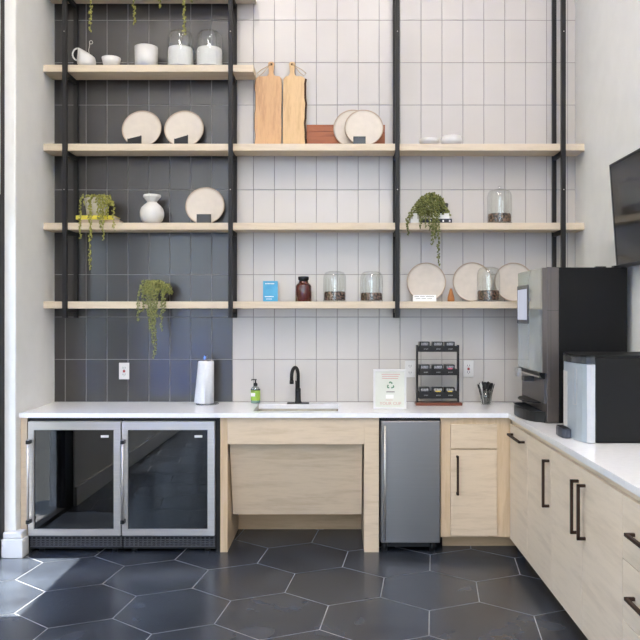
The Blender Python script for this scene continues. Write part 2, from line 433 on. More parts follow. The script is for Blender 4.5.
# ------------------------------------------------------------------ worktop, sink, cabinets
ZW0, ZW = .867, .897
SX0, SX1, SY0, SY1 = -.556, .002, 4.892, 5.272
bm = BM()
box(bm, XL+.002, SX0, 4.80, YB-.003, ZW0, ZW); box(bm, SX1, 1.09, 4.80, YB-.003, ZW0, ZW)
box(bm, SX0, SX1, 4.80, SY0, ZW0, ZW); box(bm, SX0, SX1, SY1, YB-.003, ZW0, ZW)
box(bm, 1.09, 1.706, 2.29, YB-.003, ZW0, ZW)
tag(obj('worktop', bm, 'quartz', loc=(0, 4.8, ZW0)), 'white quartz L-shaped worktop over the fridges and pale oak cabinets', 'worktop')
t = thing('sink', 'undermounted stainless steel sink below the black faucet', 'sink', (-.277, 5.08, .735))
bm = BM(); e = .006
a = [(SX0, SY0), (SX1, SY0), (SX1, SY1), (SX0, SY1)]
vt = [bm.verts.new((x, y, ZW0-.0005)) for x, y in a]
vo = [bm.verts.new((x, y, ZW0-.0005)) for x, y in ((SX0-.015,SY0-.015),(SX1+.015,SY0-.015),(SX1+.015,SY1+.015),(SX0-.015,SY1+.015))]
vb = [bm.verts.new((x, y, .735)) for x, y in ((SX0+.02,SY0+.02),(SX1-.02,SY0+.02),(SX1-.02,SY1-.02),(SX0+.02,SY1-.02))]
for k in range(4):
    j = (k+1) % 4
    bm.faces.new((vt[k], vt[j], vb[j], vb[k])); bm.faces.new((vo[k], vo[j], vt[j], vt[k]))
bm.faces.new(vb)
bmesh.ops.bevel(bm, geom=[e for e in bm.edges if any(v in vb for v in e.verts)], offset=.012, segments=3, affect='EDGES')
obj('basin', bm, 'steel_sink', t)
bm = BM(); lathe(bm, [(0,.003),(.03,.003),(.042,.006),(.045,.001)], (-.277, 5.12, .735), 24); obj('drain', bm, 'steel', t)

# faucet
fx, fy = -.283, 5.325
t = thing('faucet', 'matte black gooseneck faucet on a long base plate behind the sink', 'faucet', (fx, fy, ZW))
bm = BM()
box(bm, fx-.078, fx+.078, fy-.026, fy+.026, ZW, ZW+.006, .002); obj('base_plate', bm, 'matte_black', t)
bm = BM(); lathe(bm, [(0,.006),(.026,.006),(.024,.012),(.0195,.02),(.018,.085),(.0185,.088),(.0185,.105),(.012,.112),(0,.112)], (fx, fy, ZW), 24); obj('body', bm, 'matte_black', t)
bm = BM(); pp = [(fx, fy, ZW+.10), (fx, fy, ZW+.20)]
dx, dy = -.040, -.05                       # half of the spout reach
for k in range(1, 15):
    a = PI*k/14; R = 1
    pp.append((fx+dx*.5*(1-math.cos(a)), fy+dy*(1-math.cos(a)), ZW+.20+.058*math.sin(a)))
pp += [(fx+dx, fy+2*dy, ZW+.17)]
tube(bm, pp, .0125, 14); obj('spout', bm, 'matte_black', t)
bm = BM(); tube(bm, [(fx+dx, fy+2*dy, ZW+.172), (fx+dx, fy+2*dy, ZW+.148)], .0145, 14); obj('spray_head', bm, 'matte_black', t)
bm = BM(); tube(bm, [(fx-.005, fy-.019, ZW+.095), (fx-.010, fy-.036, ZW+.11), (fx-.014, fy-.040, ZW+.165)], [.006, .0055, .005], 10); obj('handle', bm, 'matte_black', t)

# left gable panel
bm = BM(); box(bm, -2.0405, -2.000, 4.822, 5.40, 0, ZW0-.001, .001)
tag(obj('end_panel', bm, 'oak', loc=(-2.02, 4.83, 0)), 'narrow oak end panel left of the glass door fridges', 'cabinet panel')

# glass-door fridges
def bar_handle_z(bm, x, y, z0, z1, r=.0075): tube(bm, [(x, y, z0), (x, y, z1)], r, 12)
def fridge(x0, x1, label):
    t = thing('glass_door_fridge', label, 'fridge', ((x0+x1)/2, 4.83, 0), 'glass door fridges')
    bm = BM()
    box(bm, x0, x0+.02, 4.83, 5.39, .02, .862); box(bm, x1-.02, x1, 4.83, 5.39, .02, .862)
    box(bm, x0+.02, x1-.02, 4.83, 5.39, .835, .862); box(bm, x0+.02, x1-.02, 4.83, 5.39, .02, .125)
    box(bm, x0+.02, x1-.02, 5.36, 5.39, .125, .835)
    obj('cabinet_shell', bm, 'matte_black', t)
    a, b, z0, z1 = x0+.002, x1-.002, .118, .845
    g0, g1, h0, h1 = a+.037, b-.045, .159, .792
    bm = BM()      # mitred steel frame
    O = [(a, z0), (b, z0), (b, z1), (a, z1)]; I = [(g0, h0), (g1, h0), (g1, h1), (g0, h1)]
    for k in range(4):
        j = (k+1) % 4
        prism(bm, [O[k], O[j], I[j], I[k]], 'y', 4.78, 4.822, .0015)
    d = obj('door_frame', bm, 'steel', t)
    bm = BM(); box(bm, g0-.001, g1+.001, 4.792, 4.798, h0-.001, h1+.001); obj('glass_pane', bm, 'fridge_glass', d)
    bm = BM(); x = a+.014
    bar_handle_z(bm, x, 4.745, .20, .735); 
    obj('handle', bm, 'steel', d)
    for z in (.215, .72):
        bm = BM(); box(bm, x-.012, x+.012, 4.735, 4.78, z-.012, z+.012, .003); obj('handle_mount', bm, 'black_plastic', d)
    bm = BM(); box(bm, g1-.085, g1-.035, 4.7905, 4.7925, .742, .757, .0005); obj('badge', bm, 'white_plastic', d)
    bm = BM()
    box(bm, a, b, 4.821, 4.829, .035, .108, mi=1)
    for zz in (.037, .052, .066, .080, .100): box(bm, a, b, 4.812, 4.8208, zz, zz+.006, .001)
    n = 20
    for k in range(n+1):
        xa = a+.01+(b-a-.02)*k/n; box(bm, xa-.004, xa+.004, 4.813, 4.8206, .037, .106)
    obj('toe_grille', bm, ['grille', 'matte_black'], t)
    for z in (.33, .50, .66):
        bm = BM(); tube(bm, [(x0+.02, 4.86, z), (x1-.02, 4.86, z)], .0035, 6)
        for k in range(1, 22): tube(bm, [(x0+.02+(x1-x0-.04)*k/22, 4.86, z), (x0+.02+(x1-x0-.04)*k/22, 5.34, z)], .0015, 4)
        obj('wire_shelf', bm, 'steel', t)
    for x in (x0+.06, x1-.06):
        bm = BM(); lathe(bm, [(0,0),(.018,0),(.018,.02),(0,.02)], (x, 4.86, 0), 12); obj('foot', bm, 'black_plastic', t)
fridge(-1.978, -1.3835, 'glass door fridge with steel frame, next to the left wall')
fridge(-1.3795, -.785, 'glass door fridge with steel frame, next to the open oak sink desk')
bm = BM(); box(bm, -.784, -.760, 4.832, 5.39, 0, .862)
tag(obj('filler_strip', bm, 'matte_black', loc=(-.77, 4.84, 0)), 'black filler strip between the right glass door fridge and the sink desk', 'filler strip')
bm = BM(); box(bm, -1.999, -1.979, 4.835, 5.39, 0, .862)
tag(obj('filler_strip', bm, 'matte_black', loc=(-1.99, 4.84, 0)), 'thin black filler strip between the oak end panel and left fridge', 'filler strip')

# open sink desk
t = thing('sink_desk', 'open oak sink desk with knee space and slanted panel', 'cabinet', (-.25, 4.82, 0))
bm = BM(); box(bm, -.757, -.710, 4.82, 5.40, 0, ZW0-.001, .001); obj('side_panel', bm, 'oak_frame', t)
bm = BM(); box(bm, .168, .263, 4.82, 5.40, 0, ZW0-.001, .001); obj('side_panel', bm, 'oak', t)
bm = BM(); box(bm, -.7095, .1675, 4.82, 4.84, .694, ZW0-.001, .001); obj('front_rail', bm, 'oak', t)
bm = BM(); prism(bm, [(4.846, .72), (4.866, .72), (5.02, .196), (5.00, .196)], 'x', -.700, .158); obj('knee_panel', bm, 'oak', t)
bm = BM(); box(bm, -.709, .167, 5.34, 5.36, .0, .30); obj('kick_panel', bm, 'oak_toe', t)

# undercounter steel fridge
t = thing('undercounter_fridge', 'narrow stainless steel fridge under the worktop with long vertical bar handle', 'fridge', (.463, 4.83, 0))
bm = BM(); box(bm, .267, .659, 4.835, 5.39, .06, .862, .002); obj('cabinet_shell', bm, 'matte_black', t)
bm = BM(); box(bm, .275, .652, 4.79, 4.833, .069, .848, .004); d = obj('door', bm, 'steel_door', t)
bm = BM(); bar_handle_z(bm, .297, 4.745, .098, .823, .0075)
for z in (.13, .79): tube(bm, [(.297, 4.745, z), (.297, 4.79, z)], .005, 8)
obj('handle', bm, 'steel', d)
bm = BM(); box(bm, .30, .64, 4.87, 4.90, .02, .06); obj('toe_grille', bm, 'black_plastic', t)
for x in (.30, .61):
    bm = BM(); lathe(bm, [(0,0),(.018,0),(.018,.06),(0,.06)], (x, 4.86, 0), 12); obj('foot', bm, 'black_plastic', t)

def bar_pull(parent, kind, c, L, out, m='bronze'):
    """square D pull. kind 'z' vertical or 'y'/'x' horizontal; out = unit direction it stands off; c on door face"""
    bm = BM(); o = Vector(out)*.032; w = .0065; c = Vector(c)
    ax = {'z': Vector((0,0,1)), 'y': Vector((0,1,0)), 'x': Vector((1,0,0))}[kind]
    def bx(p, q):
        lo = [min(p[i], q[i])-w for i in range(3)]; hi = [max(p[i], q[i])+w for i in range(3)]
        for i in range(3):                           # do not sink into the door
            if abs(out[i]) > .5:
                if out[i] < 0: hi[i] = min(hi[i], c[i]-.0004)
                else: lo[i] = max(lo[i], c[i]+.0004)
        box(bm, lo[0], hi[0], lo[1], hi[1], lo[2], hi[2], .001)
    bx(c+o-ax*L/2, c+o+ax*L/2); bx(c-ax*L/2, c-ax*L/2+o); bx(c+ax*L/2, c+ax*L/2+o)
    return obj('handle', bm, m, parent)
# cabinet facing forward
t = thing('base_cabinet', 'oak cabinet with one drawer and one door, right of the steel fridge', 'cabinet', (.88, 4.83, 0), 'oak base cabinets')
bm = BM(); box(bm, .661, 1.118, 4.83, 5.40, .095, ZW0-.001, .001); obj('body', bm, 'oak_frame', t)
bm = BM(); box(bm, .7235, 1.020, 4.81, 4.829, .670, .823, .001); obj('drawer', bm, 'oak', t)
bm = BM(); box(bm, .7235, 1.020, 4.81, 4.829, .110, .660, .001); d = obj('door', bm, 'oak', t)
bar_pull(d, 'z', (.764, 4.81, .50), .235, (0,-1,0))
bm = BM(); box(bm, .69, 1.19, 4.955, 4.975, 0, .094); obj('toe_kick', bm, 'oak_toe', t)
# cabinets along the right wall; doors face the aisle
XF = 1.10
def cab(y0, y1, label, panels):
    t = thing('base_cabinet', label, 'cabinet', (1.4, (y0+y1)/2, 0), 'oak base cabinets')
    bm = BM(); box(bm, XF+.0205, 1.704, y0+.0005, y1-.0005, .095, ZW0-.001); obj('body', bm, 'oak_side', t)
    bm = BM(); box(bm, 1.20, 1.22, y0+.0005, y1-.0005, 0, .0945); obj('toe_kick', bm, 'oak_toe', t)
    for nm, a, b, z0, z1, hk, hc, hl in panels:
        bm = BM(); box(bm, XF, XF+.02, a+.0018, b-.0018, z0, z1, .001); d = obj(nm, bm, 'oak_side', t)
        bar_pull(d, hk, (XF, hc[0], hc[1]), hl, (-1,0,0))
cab(4.352, 4.80, 'oak cabinet at the inner corner with horizontal bar handle at top', [('door', 4.352, 4.80, .097, .832, 'y', (4.565, .775), .29)])
cab(3.872, 4.352, 'oak cabinet with a single vertical handle, below the coffee machine', [('door', 3.872, 4.352, .097, .832, 'z', (3.905, .648), .235)])
cab(2.90, 3.872, 'oak cabinet with two doors and a pair of adjacent vertical handles', [('door', 3.386, 3.872, .097, .832, 'z', (3.43, .648), .235), ('door', 2.90, 3.386, .097, .832, 'z', (3.335, .648), .235)])
cab(2.30, 2.90, 'oak cabinet with three stacked drawers, nearest the camera', [('drawer', 2.30, 2.90, .588, .832, 'y', (2.60, .71), .36), ('drawer', 2.30, 2.90, .352, .584, 'y', (2.60, .472), .36), ('drawer', 2.30, 2.90, .097, .348, 'y', (2.60, .23), .36)])
bm = BM(); box(bm, 1.121, 1.70, 4.802, 4.828, .095, ZW0-.001); tag(obj('corner_filler', bm, 'oak_side', loc=(1.4, 4.815, .095)), 'oak corner filler between back and side cabinets', 'filler strip')

# ------------------------------------------------------------------ wall outlets
def outlet(px, py, label, button):
    x, z = PX(px, YB), PZ(py, YB)
    t = thing('wall_outlet', label, 'outlet', (x, YB, z), 'wall outlets')
    bm = BM(); box(bm, x-.037, x+.037, YB-.006, YB-.0005, z-.060, z+.060, .002); obj('cover_plate', bm, 'white_plastic', t)
    for dz in (.024, -.024):
        bm = BM(); box(bm, x-.009, x-.006, YB-.0072, YB-.0062, z+dz-.006, z+dz+.006); box(bm, x+.006, x+.009, YB-.0072, YB-.0062, z+dz-.006, z+dz+.006)
        box(bm, x-.002, x+.002, YB-.0072, YB-.0062, z+dz-.013, z+dz-.009)
        obj('socket', bm, 'slot', t)
    if button:
        bm = BM(); box(bm, x-.008, x+.008, YB-.008, YB-.0062, z-.010, z+.008, .0005); obj('test_button', bm, 'red_dot', t)
outlet(124.3, 371, 'white outlet on the dark tile, left of the paper towels', True)
outlet(410, 369, 'white outlet behind the framed sign and coffee pod rack', False)
outlet(468.4, 368.7, 'white outlet with red test button above the cutlery cup', True)

# ------------------------------------------------------------------ crockery and jars
def plate_at(px, zshelf, dia, Yb, label, group='round cream plates', tilt=13):
    x = PX(px, Yb); r = dia/2
    bm = BM()
    vs = lathe(bm, [(0,.006),(r*.86,.006),(r*.95,.010),(r*.985,.016),(r,.016),(r,.012),(r*.93,.002),(r*.8,0),(0,0)], n=56)
    # stand it up facing the room, lean it back
    T = Matrix.Translation((x, Yb, zshelf+.0012)) @ Matrix.Rotation(-math.radians(tilt), 4, 'X') @ Matrix.Translation((0, 0, r)) @ Matrix.Rotation(PI/2, 4, 'X')
    move(vs, T)
    for f in bm.faces:
        pass
    o = obj('plate', bm, ['stoneware', 'stone_rim'], loc=(x, Yb, zshelf))
    me = o.data
    for p in me.polygons:
        c = T.inverted() @ (p.center+o.location)
        if (c.x**2+c.y**2)**.5 > r*.94: p.material_index = 1
    return tag(o, label, 'plate', group)
def easel(px, zshelf, Y, w, h, label, slant=0):
    x = PX(px, Y)
    t = thing('card_stand', label, 'card stand', (x, Y, zshelf), 'small black card stands')
    bm = BM()
    prism(bm, [(x-w/2, zshelf), (x+w/2, zshelf), (x+w/2, zshelf+h), (x-w/2, zshelf+h*(1-slant))], 'y', Y, Y+.004, .0008)
    obj('card', bm, 'bezel' if not slant else 'black_plastic', t)
    bm = BM()
    box(bm, x-w/2-.003, x-w/2+.001, Y-.003, Y+.012, zshelf, zshelf+h*(1-slant)+.002); box(bm, x+w/2-.001, x+w/2+.003, Y-.003, Y+.012, zshelf, zshelf+h+.002)
    box(bm, x-w/2, x+w/2, Y-.003, Y, zshelf, zshelf+.006)
    if not slant: box(bm, x-w/2, x+w/2, Y-.003, Y+.004, zshelf+h-.003, zshelf+h+.002)
    obj('frame', bm, 'matte_black', t)
k = 5.35/F
plate_at(141, ZS[2], .282, 5.335, 'round cream plate left of its twin, above the white vase shelf')
plate_at(183.5, ZS[2], .282, 5.335, 'round cream plate right of its twin on the dark tile shelf')
easel(134.3, ZS[2], 5.27, .090, .072, 'small black card stand before the left of two plates on dark tile', .3)
easel(181, ZS[2], 5.27, .090, .076, 'small black card stand before the right of two plates on dark tile', .35)
plate_at(204.5, ZS[3], .280, 5.335, 'round cream plate beside the white vase')
easel(203.8, ZS[3], 5.27, .094, .066, 'small black card stand in front of the plate beside the vase')
plate_at(353, ZS[2], .282, 5.350, 'round cream plate tucked behind another, by the brown tray', tilt=7)
plate_at(364, ZS[2], .276, 5.290, 'round cream plate overlapping the one behind, by the brown tray', tilt=13)
easel(359.5, ZS[2], 5.235, .080, .056, 'small black card stand before the overlapping pair of plates')
plate_at(426.3, ZS[4], .282, 5.374, 'round cream plate behind the small white text card', tilt=6)
plate_at(472.5, ZS[4], .284, 5.377, 'round cream plate partly behind the glass bean jar, right of wooden cone', tilt=6)
plate_at(514, ZS[4], .282, 5.377, 'round cream plate half hidden by the coffee machine', tilt=6)

def jar(px, Y, zsh, w, hh, fill, fillh, label, group, knob=False, cat='jar'):
    x = PX(px, Y); r = w/2
    t = thing('glass_jar', label, cat, (x, Y, zsh), group)
    bm = BM()
    lathe(bm, [(0,.001),(r*.98,.001),(r*1.03,.004),(r*1.03,.009),(r*.96,.010),(0,.010)], (x, Y, zsh), 40); obj('base', bm, 'powder' if fill == 'powder' else 'glass', t)
    bm = BM(); rr = r*.93; n = 40
    lathe(bm, [(rr,.010),(rr,fillh*.9),(rr*.95,fillh),(rr*.5,fillh*1.02),(0,fillh*.99)], (x, Y, zsh), n)
    if fill == 'beans':
        for k in range(150):
            a = random.random()*2*PI; q = rr*random.random()**.5*.93
            vs = lathe(bm, [(0,-.0035),(.004,-.002),(.005,0),(.004,.002),(0,.0035)], (0,0,0), 6)
            move(vs, Matrix.Translation((x+q*math.cos(a), Y+q*math.sin(a), zsh+fillh+.001)) @ Matrix.Rotation(random.random()*PI, 4, 'Z') @ Matrix.Rotation(random.random(), 4, 'X'))
    f = obj('coffee_beans' if fill == 'beans' else 'sugar', bm, fill, t); f['kind'] = 'stuff'
    bm = BM()
    prof = [(r,.011),(r,hh*.72),(r*.985,hh*.80),(r*.92,hh*.89),(r*.78,hh*.955),(r*.5,hh*.99),(0,hh)]
    lathe(bm, prof, (x, Y, zsh), 40); d = obj('glass_dome', bm, 'glass', t)
    if knob:
        bm = BM(); lathe(bm, [(0,hh),(.006,hh+.002),(.005,hh+.008),(.011,hh+.014),(.011,hh+.02),(0,hh+.025)], (x, Y, zsh), 20); obj('knob', bm, 'glass', d)
g1 = 'domed glass jars'
jar(180.6, 5.285, ZS[1], .190, .262, 'powder', .140, 'domed glass jar half full of white sugar, beside the white cup', g1)
jar(209.5, 5.285, ZS[1], .190, .262, 'powder', .136, 'domed glass jar half full of white sugar, next to the black upright', g1)
jar(334.7, 5.285, ZS[4], .160, .215, 'beans', .066, 'low glass jar of coffee beans beside the brown bottle', g1)
jar(371.5, 5.285, ZS[4], .160, .215, 'beans', .058, 'low glass jar of coffee beans beside the black upright', g1)
jar(499.5, 5.285, ZS[3], .172, .245, 'beans', .068, 'tall knobbed glass jar of coffee beans on the upper right shelf', g1, True)
jar(488.5, 5.277, ZS[4], .160, .245, 'beans', .075, 'tall glass jar of coffee beans standing before the round plates', g1)

# tilted milk jug, bowl, cup
Yc = 5.275
def cup(bm, x, Y, z, r0, r1, h, n=36, t=.004):
    return lathe(bm, [(0,0),(r0,0),(r0+(r1-r0)*.5,h*.45),(r1,h),(r1-t,h),(r0+(r1-r0)*.5-t,h*.45),(r0-t,t*1.5),(0,t*1.5)], (x, Y, z), n)
x = PX(86.5, Yc)
t = thing('milk_jug', 'white jug with slanted mouth and loop handle, leftmost among the white cups', 'jug', (x, Yc, ZS[1]))
bm = BM(); n = 36; rings = []
prof = [(0,0),(.045,0),(.062,.03),(.064,.06),(.060,.10),(.057,.138)]
for r, z in prof:
    if r == 0: rings.append([bm.verts.new((x, Yc, ZS[1]+.001))]); continue
    ring = []
    for i in range(n):
        a = 2*PI*i/n; ca = math.cos(a)
        zz = z*(1-.46*(ca+1)/2*(z/.138)) + (.0 if ca < .3 else 0)
        ring.append(bm.verts.new((x+r*ca*1.0, Yc+r*math.sin(a), ZS[1]+.001+zz)))
    rings.append(ring)
inner = [bm.verts.new((x+(v.co.x-x)*.92, Yc+(v.co.y-Yc)*.92, v.co.z)) for v in rings[-1]]; rings.append(inner)
inner2 = [bm.verts.new((x+(v.co.x-x)*.9, Yc+(v.co.y-Yc)*.9, ZS[1]+.02)) for v in inner]; rings.append(inner2)
fs = []
for A, B in zip(rings, rings[1:]):
    for i in range(n):
        j = (i+1) % n
        f = bm.faces.new((A[0], B[j], B[i]) if len(A) == 1 else (A[i], A[j], B[j], B[i])); f.smooth = True; fs.append(f)
bmesh.ops.recalc_face_normals(bm, faces=fs)
obj('body', bm, 'china', t)
bm = BM(); pp = []
for i in range(13):
    a = PI*.42+i/12*PI*1.16
    pp.append((x-.062+.036*math.cos(a), Yc, ZS[1]+.098+.042*math.sin(a)))
tube(bm, pp, .0055, 10); obj('handle', bm, 'china', t)
bm = BM(); bx_, bz_ = PX(90.5, Yc), PZ(42, Yc); pp = [P(89.5, 56, Yc+.03), P(88.6, 50, Yc+.03), P(89.8, 45, Yc+.03)]
for i in range(11):
    a = PI*.9-i/10*PI*1.7; pp.append(P(91, 42.3, Yc+.03)+Vector((.012*math.cos(a), 0, .012*math.sin(a))))
pp = [pp[0]+Vector((0,0,-.06))]+pp
tube(bm, pp, .0022, 8); tag(obj('milk_whisk', bm, 'steel', loc=(pp[0].x, pp[0].y, pp[0].z)), 'thin curled metal hook rising from the white jug', 'utensil')
x = PX(111.3, Yc)
bm = BM(); cup(bm, x, Yc, ZS[1]+.0005, .048, .066, .070); tag(obj('bowl', bm, 'china', loc=(x, Yc, ZS[1])), 'small low white bowl between the jug and the straight cup', 'bowl')
x = PX(146.3, Yc)
bm = BM(); cup(bm, x, Yc, ZS[1]+.0005, .078, .080, .146); tag(obj('canister', bm, 'china', loc=(x, Yc, ZS[1])), 'straight white cup left of the two domed sugar jars', 'cup')
Yd = 5.27
x = PX(451.5, Yd)
bm = BM(); lathe(bm, [(0,0),(.05,0),(.070,.018),(.074,.04),(.066,.064),(.060,.066),(.06,.05),(0,.03)], (x, Yd, ZS[2]+.0005), 36); tag(obj('bowl', bm, 'china', loc=(x, Yd, ZS[2])), 'rounded white bowl on the upper right shelf', 'bowl')
x = PX(429, Yd)
bm = BM(); lathe(bm, [(0,0),(.04,0),(.066,.02),(.068,.046),(.064,.046),(.058,.02),(0,.01)], (x, Yd, ZS[2]+.0005), 36); tag(obj('bowl', bm, 'china', loc=(x, Yd, ZS[2])), 'shallow white dish left of the rounded bowl, upper right shelf', 'bowl')

# vase with faceted funnel neck
Yv = 5.28; x = PX(152, Yv)
t = thing('vase', 'white round vase with faceted flaring neck', 'vase', (x, Yv, ZS[3]))
bm = BM(); lathe(bm, [(0,0),(.042,0),(.052,.004),(.073,.025),(.083,.055),(.084,.083),(.075,.112),(.055,.134),(.038,.148),(.034,.153)], (x, Yv, ZS[3]+.0005), 40); obj('body', bm, 'china', t)
bm = BM(); lathe(bm, [(.036,.150),(.034,.156),(.064,.190),(.062,.204),(.056,.206),(.056,.190),(.030,.156),(0,.15)], (x, Yv, ZS[3]+.0005), 8, smooth=False); obj('neck', bm, 'china', t)

# cutting boards
def cutboard(xa, xb, top, htop, hx, m, label, live, Y=5.37, tw=1):
    zb = ZS[2]; x0, x1 = PX(xa, Y), PX(xb, Y); zt = PZ(top, Y); zh = PZ(htop, Y); xh = PX(hx, Y)
    t = thing('cutting_board', label, 'cutting board', ((x0+x1)/2, Y-.03, zb), 'tall cutting boards')
    bm = BM(); pts = []; n = 14
    w = lambda i: .0035*math.sin(i*.9+xa)+.002*math.sin(i*2.3)
    for i in range(n+1): pts.append((x1+w(i)*(1 if live > 0 else .3)+(.006 if live > 0 else 0), zb+.001+(zt-zb-.02)*i/n))
    pts += [(x1-.016, zt)]
    pts += [(xh+.028, zt+.001), (xh+.016, zt+.022), (xh+.020, zh-.032), (xh+.023, zh-.016), (xh+.016, zh-.003), (xh, zh), (xh-.016, zh-.003), (xh-.023, zh-.016), (xh-.020, zh-.032), (xh-.016, zt+.022), (xh-.028, zt+.001)]
    pts += [(x0+.016, zt-.002)]
    for i in range(n, -1, -1): pts.append((x0-w(i+5)*(1 if live < 0 else .3)-(.004 if live < 0 else 0), zb+.001+(zt-zb-.022)*i/n))
    vs = prism(bm, pts, 'y', -.020, 0.0, .002)
    for v in bm.verts:
        v.co.y += 5.345+(v.co.z-zb)*.09
    obj('board', bm, m, t)
    yy = 5.345+(zh-zb)*.09
    bm = BM(); vs = lathe(bm, [(0,0),(.009,0),(.009,.001),(0,.001)], n=16); move(vs, Matrix.Translation((xh, yy-.0222, zh-.020)) @ Matrix.Rotation(PI/2, 4, 'X')); obj('hang_hole', bm, 'bark', t)
    if live:
        xe = x1+.006 if live > 0 else x0-.008
        bm = BM(); pr = []
        for i in range(n+1):
            z = zb+.001+(zt-zb-.02)*i/n; y = 5.345+(z-zb)*.09-.010
            q = (x1+w(i)+.008) if live > 0 else (x0-w(i+5)-.004)
            pr.append((q, y, z))
        tube(bm, pr, .0095 if live > 0 else .004, 6); obj('bark_edge', bm, 'bark', t)
    bm = BM(); s = tw; yf = yy-.024
    pp = [(xh, yf, zh-.017), (xh+s*.03, yf, zh-.05), (xh+s*.055, yf-.0, zh-.08), (xh+s*.085, yf, zh-.105), (xh+s*.10, yf, zh-.085), (xh+s*.07, yf, zh-.06), (xh+s*.03, yf, zh-.038), (xh, yf, zh-.015)]
    tube(bm, pp, .0022, 6); obj('twine_loop', bm, 'twine', t)
cutboard(256, 281.6, 76, 61, 271, 'board', 'tall maple cutting board with live edge, left one of the leaning pair', -1, tw=-1)
cutboard(283.2, 304, 76, 61, 292, 'board2', 'paler tall cutting board with dark bark edge, right one of the leaning pair', 1, tw=1)
# reddish tray
Yt = 5.375; x0, x1 = PX(306.5, Yt), PX(385, Yt); zt = PZ(124.5, Yt)
bm = BM()
box(bm, x0, x1, 5.380, 5.398, ZS[2]+.001, zt, .002); box(bm, x0+.001, x1-.001, 5.376, 5.3795, ZS[2]+.001, zt-.058, .001); box(bm, x0+.001, x1-.001, 5.376, 5.3795, zt-.050, zt-.003, .001)
tag(obj('wooden_tray', bm, 'redwood', loc=((x0+x1)/2, 5.37, ZS[2])), 'reddish brown wooden tray on edge behind the overlapping plates', 'tray')

# ------------------------------------------------------------------ trailing plants
ICO = None
def leafball(bm, c, r, sq=(1,1,1)):
    p = [Vector((0,0,1)), Vector((0,0,-1))]+[Vector((math.cos(a), math.sin(a), .25*(-1)**i)) for i, a in enumerate([k*PI/3 for k in range(6)])]
    R = Matrix.Rotation(random.random()*PI, 3, 'Z') @ Matrix.Rotation(random.random()*1.2, 3, 'X')
    V = [bm.verts.new(Vector(c)+R @ Vector((q.x*r*sq[0], q.y*r*sq[1], q.z*r*sq[2]))) for q in p]
    for i in range(6):
        j = (i+1) % 6
        for f in ((V[0], V[2+i], V[2+j]), (V[1], V[2+j], V[2+i])):
            g = bm.faces.new(f); g.smooth = True
def trail(parent, pts, m, r=.006, spread=.012, dens=.0052):
    bm = BM(); pts = [Vector(p) for p in pts]
    tube(bm, pts, .0014, 5)
    for a, b in zip(pts, pts[1:]):
        L = (b-a).length; n = max(1, int(L/dens))
        for i in range(n):
            c = a.lerp(b, i/n)
            leafball(bm, c+Vector([random.uniform(-1, 1)*spread for _ in range(3)])*Vector((1,1,.6)).length/1.6, r*random.uniform(.7, 1.2), (.8,.8,1.2))
    return obj('trailing_stem', bm, m, parent)
def mound(parent, c, rx, ry, rz, n, m, r=.0075):
    bm = BM()
    for i in range(n):
        a = random.random()*2*PI; e = math.asin(random.uniform(-.35, 1)); q = random.uniform(.72, 1.04)
        leafball(bm, (c[0]+rx*q*math.cos(a)*math.cos(e), c[1]+ry*q*math.sin(a)*math.cos(e), c[2]+rz*q*math.sin(e)), r*random.uniform(.7, 1.25), (.8,.8,1.3))
    return obj('foliage', bm, m, parent)
def pot(parent, c, r0, r1, h, m):
    bm = BM(); lathe(bm, [(0,0),(r0,0),(r1,h),(r1-.008,h),(r1-.010,h*.85),(0,h*.85)], c, 32); obj('pot', bm, m, parent)
YT = 5.155          # where stems hang, just in front of the boards
def drop(x, y0, y1, Y=YT, sx=0):
    n = max(2, int((y1-y0)/5)); return [P(x+sx*i/n+random.uniform(-.5, .5), y0+(y1-y0)*i/n, Y+random.uniform(-.004, .004)) for i in range(n+1)]
# plants on the top shelf (pots stand above the frame)
def top_plant(px, trails, label):
    Y = 5.28; x = PX(px, Y)
    t = thing('pearl_plant', label, 'plant', (x, Y, ZS[0]), 'trailing plants on the top shelf')
    pot(t, (x, Y, ZS[0]+.0005), .05, .065, .11, 'pot_cream')
    mound(t, (x, Y, ZS[0]+.10), .085, .08, .06, 150, 'leaf', .0085)
    for tx, ty, yy in trails:
        s = P(tx, -30, yy); pts = [Vector((x, Y-.03, ZS[0]+.13)), Vector(((x+s.x)/2, (Y+yy)/2-.02, ZS[0]+.135)), Vector((s.x, yy, ZS[0]+.06))]
        n = 9; e = P(tx, ty, yy)
        pts += [Vector((s.x+(e.x-s.x)*i/n+random.uniform(-.004, .004), yy, ZS[0]+.03+(e.z-ZS[0]-.03)*i/n)) for i in range(n+1)]
        trail(t, pts, 'leaf_yellow', .0080, .010, .0068)
top_plant(100, [(90.5, 31, YT), (96, -8, YT)], 'trailing pearl plant over the top shelf, above the white jug')
top_plant(138, [(134, 25, YT), (160, 8, YT)], 'trailing pearl plant over the top shelf, above the straight cup')
top_plant(190, [(184, 36, YT), (192, 3, YT)], 'trailing pearl plant over the top shelf, hanging before the domed sugar jars')

# plant on yellow book
Yp = 5.285; x = PX(96.5, Yp)
t = thing('book', 'yellow book lying under the potted plant', 'book', (PX(95, 5.27), 5.27, ZS[3]+.024), 'books under the plants')
def book(t, x0, x1, y0, y1, z0, h, m, rot=0):
    bm = BM(); c = Vector(((x0+x1)/2, (y0+y1)/2, 0)); e = .0025
    A = BM()
    R = Matrix.Translation(c) @ Matrix.Rotation(rot, 4, 'Z') @ Matrix.Translation(-c)
    box(bm, x0, x1, y0, y1, z0, z0+e); box(bm, x0, x1, y0, y1, z0+h-e, z0+h); box(bm, x0, x1, y0, y0+e, z0+e, z0+h-e)
    move(bm.verts, R); obj('cover', bm, m, t)
    box(A, x0+.002, x1-.003, y0+e, y1-.003, z0+e+.0003, z0+h-e-.0003); move(A.verts, R); obj('pages', A, 'page', t)
book(t, PX(75.5, 5.21), PX(113.5, 5.21), 5.215, 5.375, ZS[3]+.0245, .028, 'yellow')
